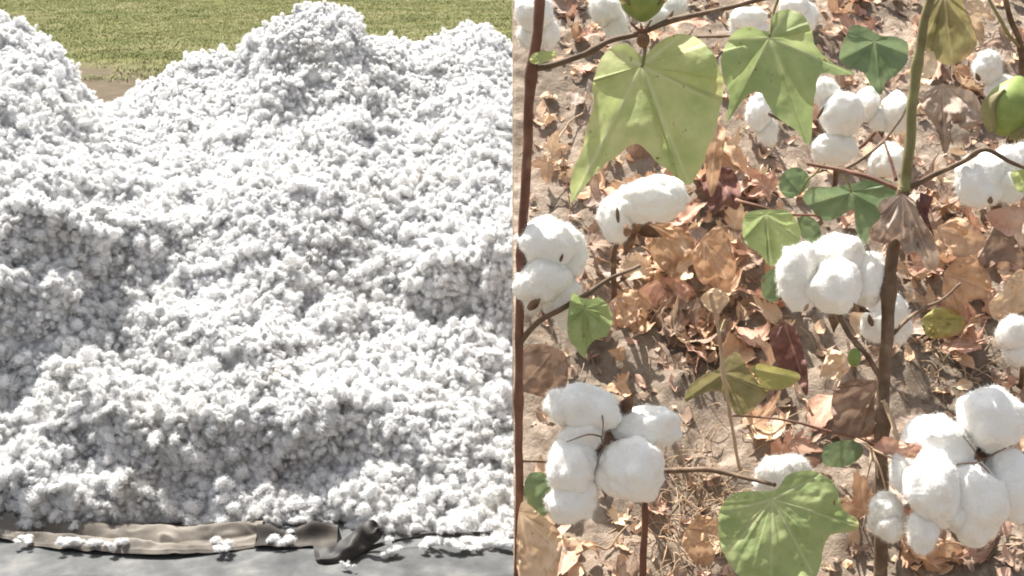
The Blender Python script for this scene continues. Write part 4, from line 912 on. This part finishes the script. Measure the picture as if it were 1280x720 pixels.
# twigs lying about
twigs = [((700, 192), (735, 130), .0013, 'straw', 'pale straw stick leaning on soil left of the biggest leaf'), ((728, 372), (700, 200), .001, 'redstem', 'thin reddish twig on the soil above the left boll'),
         ((796, 438), (838, 372), .0012, 'straw', 'pale pinkish twig on the soil above the bare patch'), ((745, 478), (716, 412), .001, 'stem', 'thin dark twig on the bare soil below the small left leaf'),
         ((722, 700), (788, 668), .0013, 'straw', 'grey curved twig on soil below the lower left boll'), ((812, 668), (860, 690), .0011, 'straw', 'short pale rootlet right of the red brown stalk'),
         ((940, 60), (1010, 50), .001, 'stem', 'dark thin twig behind the second big leaf'), ((1150, 250), (1190, 340), .001, 'redstem', 'thin red twig hanging beside the withered grey leaf'),
         ((1060, 450), (1080, 540), .0016, 'stem', 'dark twig lying behind the central stem'), ((1262, 640), (1230, 716), .002, 'stem', 'brown twig under the lower right open boll'),
         ((1180, 700), (1270, 712), .0012, 'straw', 'pale rootlet across the lower right corner'), ((1000, 520), (1060, 560), .0012, 'straw', 'pale twig on the bare soil in the middle'),
         ((690, 260), (740, 236), .001, 'stem', 'short dark twig right of the red stem'), ((900, 20), (850, 40), .0013, 'stem', 'dark twig above the biggest leaf'),
         ((1190, 100), (1250, 60), .001, 'stem', 'dark thin twig beside the upper right plant')]
for i, (a, b_, r, mt, lab) in enumerate(twigs):
    A_, B2 = at_bank(*a), at_bank(*b_); P = []
    for s in np.linspace(0, 1, 9):
        q = A_*(1-s)+B2*s; q = q + .006*np.array((vn(np.array((s*3, i, 0.))), vn(np.array((s*3, i, 5.))), 0)); q[2] = bankz(q[0], q[1])+.004+.010*abs(math.sin(s*4+i)); P.append(q)
    mb = MB(); V, F = tube(spline(P, 4), r, r*.6, 6, seed=i); mb.add(V, F); o = mb.build('dry_twig', M[mt]); tag(o, lab, 'twig', 'dry twigs on the bank')
# crumbs, clods and dry grass nobody could count
mb = MB(); R3 = np.random.default_rng(9)
for i in range(5000):
    p0 = (R3.uniform(.012, 1.6), R3.uniform(.4, 2.9)); s = float(np.clip(R3.lognormal(-6.1, .5), .0009, .008))
    U, F = ICO[1]; c = np.array((p0[0], p0[1], bankz(p0[0], p0[1])+s*.2))
    mb.add(c+U*s*R3.uniform(.6, 1.2, 3)*(1+.25*R3.normal(0, 1, (len(U), 1))), F)
o = mb.build('soil_crumbs', M['soil'], smooth=False); tag(o, 'brown soil crumbs and small clods scattered over the bank', 'soil crumbs', kind='stuff')
def chips(n, mt, name, lab, cat, s0, s1, seed):
    r = np.random.default_rng(seed); mb = MB(); k = 0
    while k < n:
        u = r.uniform(655, 1300); v = r.uniform(-10, 735)
        if r.random() > dens(u, v)*.9+.12: continue
        k += 1; p0 = at_bank(u, v); z = bankz(p0[0], p0[1])+r.uniform(.001, .006); s = r.uniform(s0, s1)
        if (u-640)/FPX*1.4 < s*1.5: continue
        th = r.uniform(0, 6.28); a = np.array((math.cos(th), math.sin(th)*.8, math.sin(th)*.8*BT+r.normal(0, .35))); b2 = np.array((-math.sin(th), math.cos(th)*.8, math.cos(th)*.8*BT+r.normal(0, .4)))
        c = np.array((p0[0], p0[1], z)); G = []
        for i in range(4):
            for j in range(4):
                x_, y_ = i/3*2-1, j/3*2-1; G.append(c+a*s*x_*(1-.35*y_*y_)+b2*s*.6*y_*(1-.4*x_*x_)+np.array((0, -.4, 1))*s*(.4*x_*x_*r.uniform(0, 1)+r.normal(0, .12)))
        mb.add(np.array(G), gridF(4, 4))
    me = mb.build(name, M[mt]); 
    for an in ('vein', 'edge'):
        at = me.data.attributes.new(an, 'FLOAT', 'POINT'); at.data.foreach_set('value', np.full(len(me.data.vertices), .3, np.float32))
    tag(me, lab, cat, kind='stuff')
chips(380, 'dead tan', 'leaf_crumbs', 'tan broken bits of dead leaf strewn over the bank soil', 'leaf crumbs', .003, .011, 11)
chips(340, 'dead brown', 'leaf_crumbs', 'dark brown broken bits of dead leaf strewn over the bank', 'leaf crumbs', .003, .010, 12)
chips(260, 'dead pink', 'leaf_crumbs', 'pinkish broken bits of dead leaf strewn over the bank', 'leaf crumbs', .003, .010, 13)
mb = MB(); r = np.random.default_rng(14)
for i in range(520):
    zone = r.random()
    if zone < .45: u, v = r.normal(870, 45), r.normal(640, 45)
    elif zone < .6: u, v = r.normal(1180, 40), r.normal(450, 30)
    else: u, v = r.uniform(660, 1290), r.uniform(0, 730)
    p0 = at_bank(u, v); 
    if u < 672: continue
    z = bankz(p0[0], p0[1])+.002; th = r.uniform(0, 6.28); L_ = r.uniform(.008, .035); c = np.array((p0[0], p0[1], z))
    dv = np.array((math.cos(th), math.sin(th)*.8, math.sin(th)*.8*BT))
    P = [c, c+dv*L_*.5+np.array((0, 0, r.uniform(.002, .012)))+r.normal(0, .003, 3), c+dv*L_+np.array((0, 0, r.uniform(0, .012)))]
    V, F = tube(spline(P, 3), .0006, .0003, 4); mb.add(V, F)
o = mb.build('dry_grass', M['straw']); tag(o, 'fine dry grass stems and rootlets scattered over the bank soil', 'dry grass', kind='stuff')
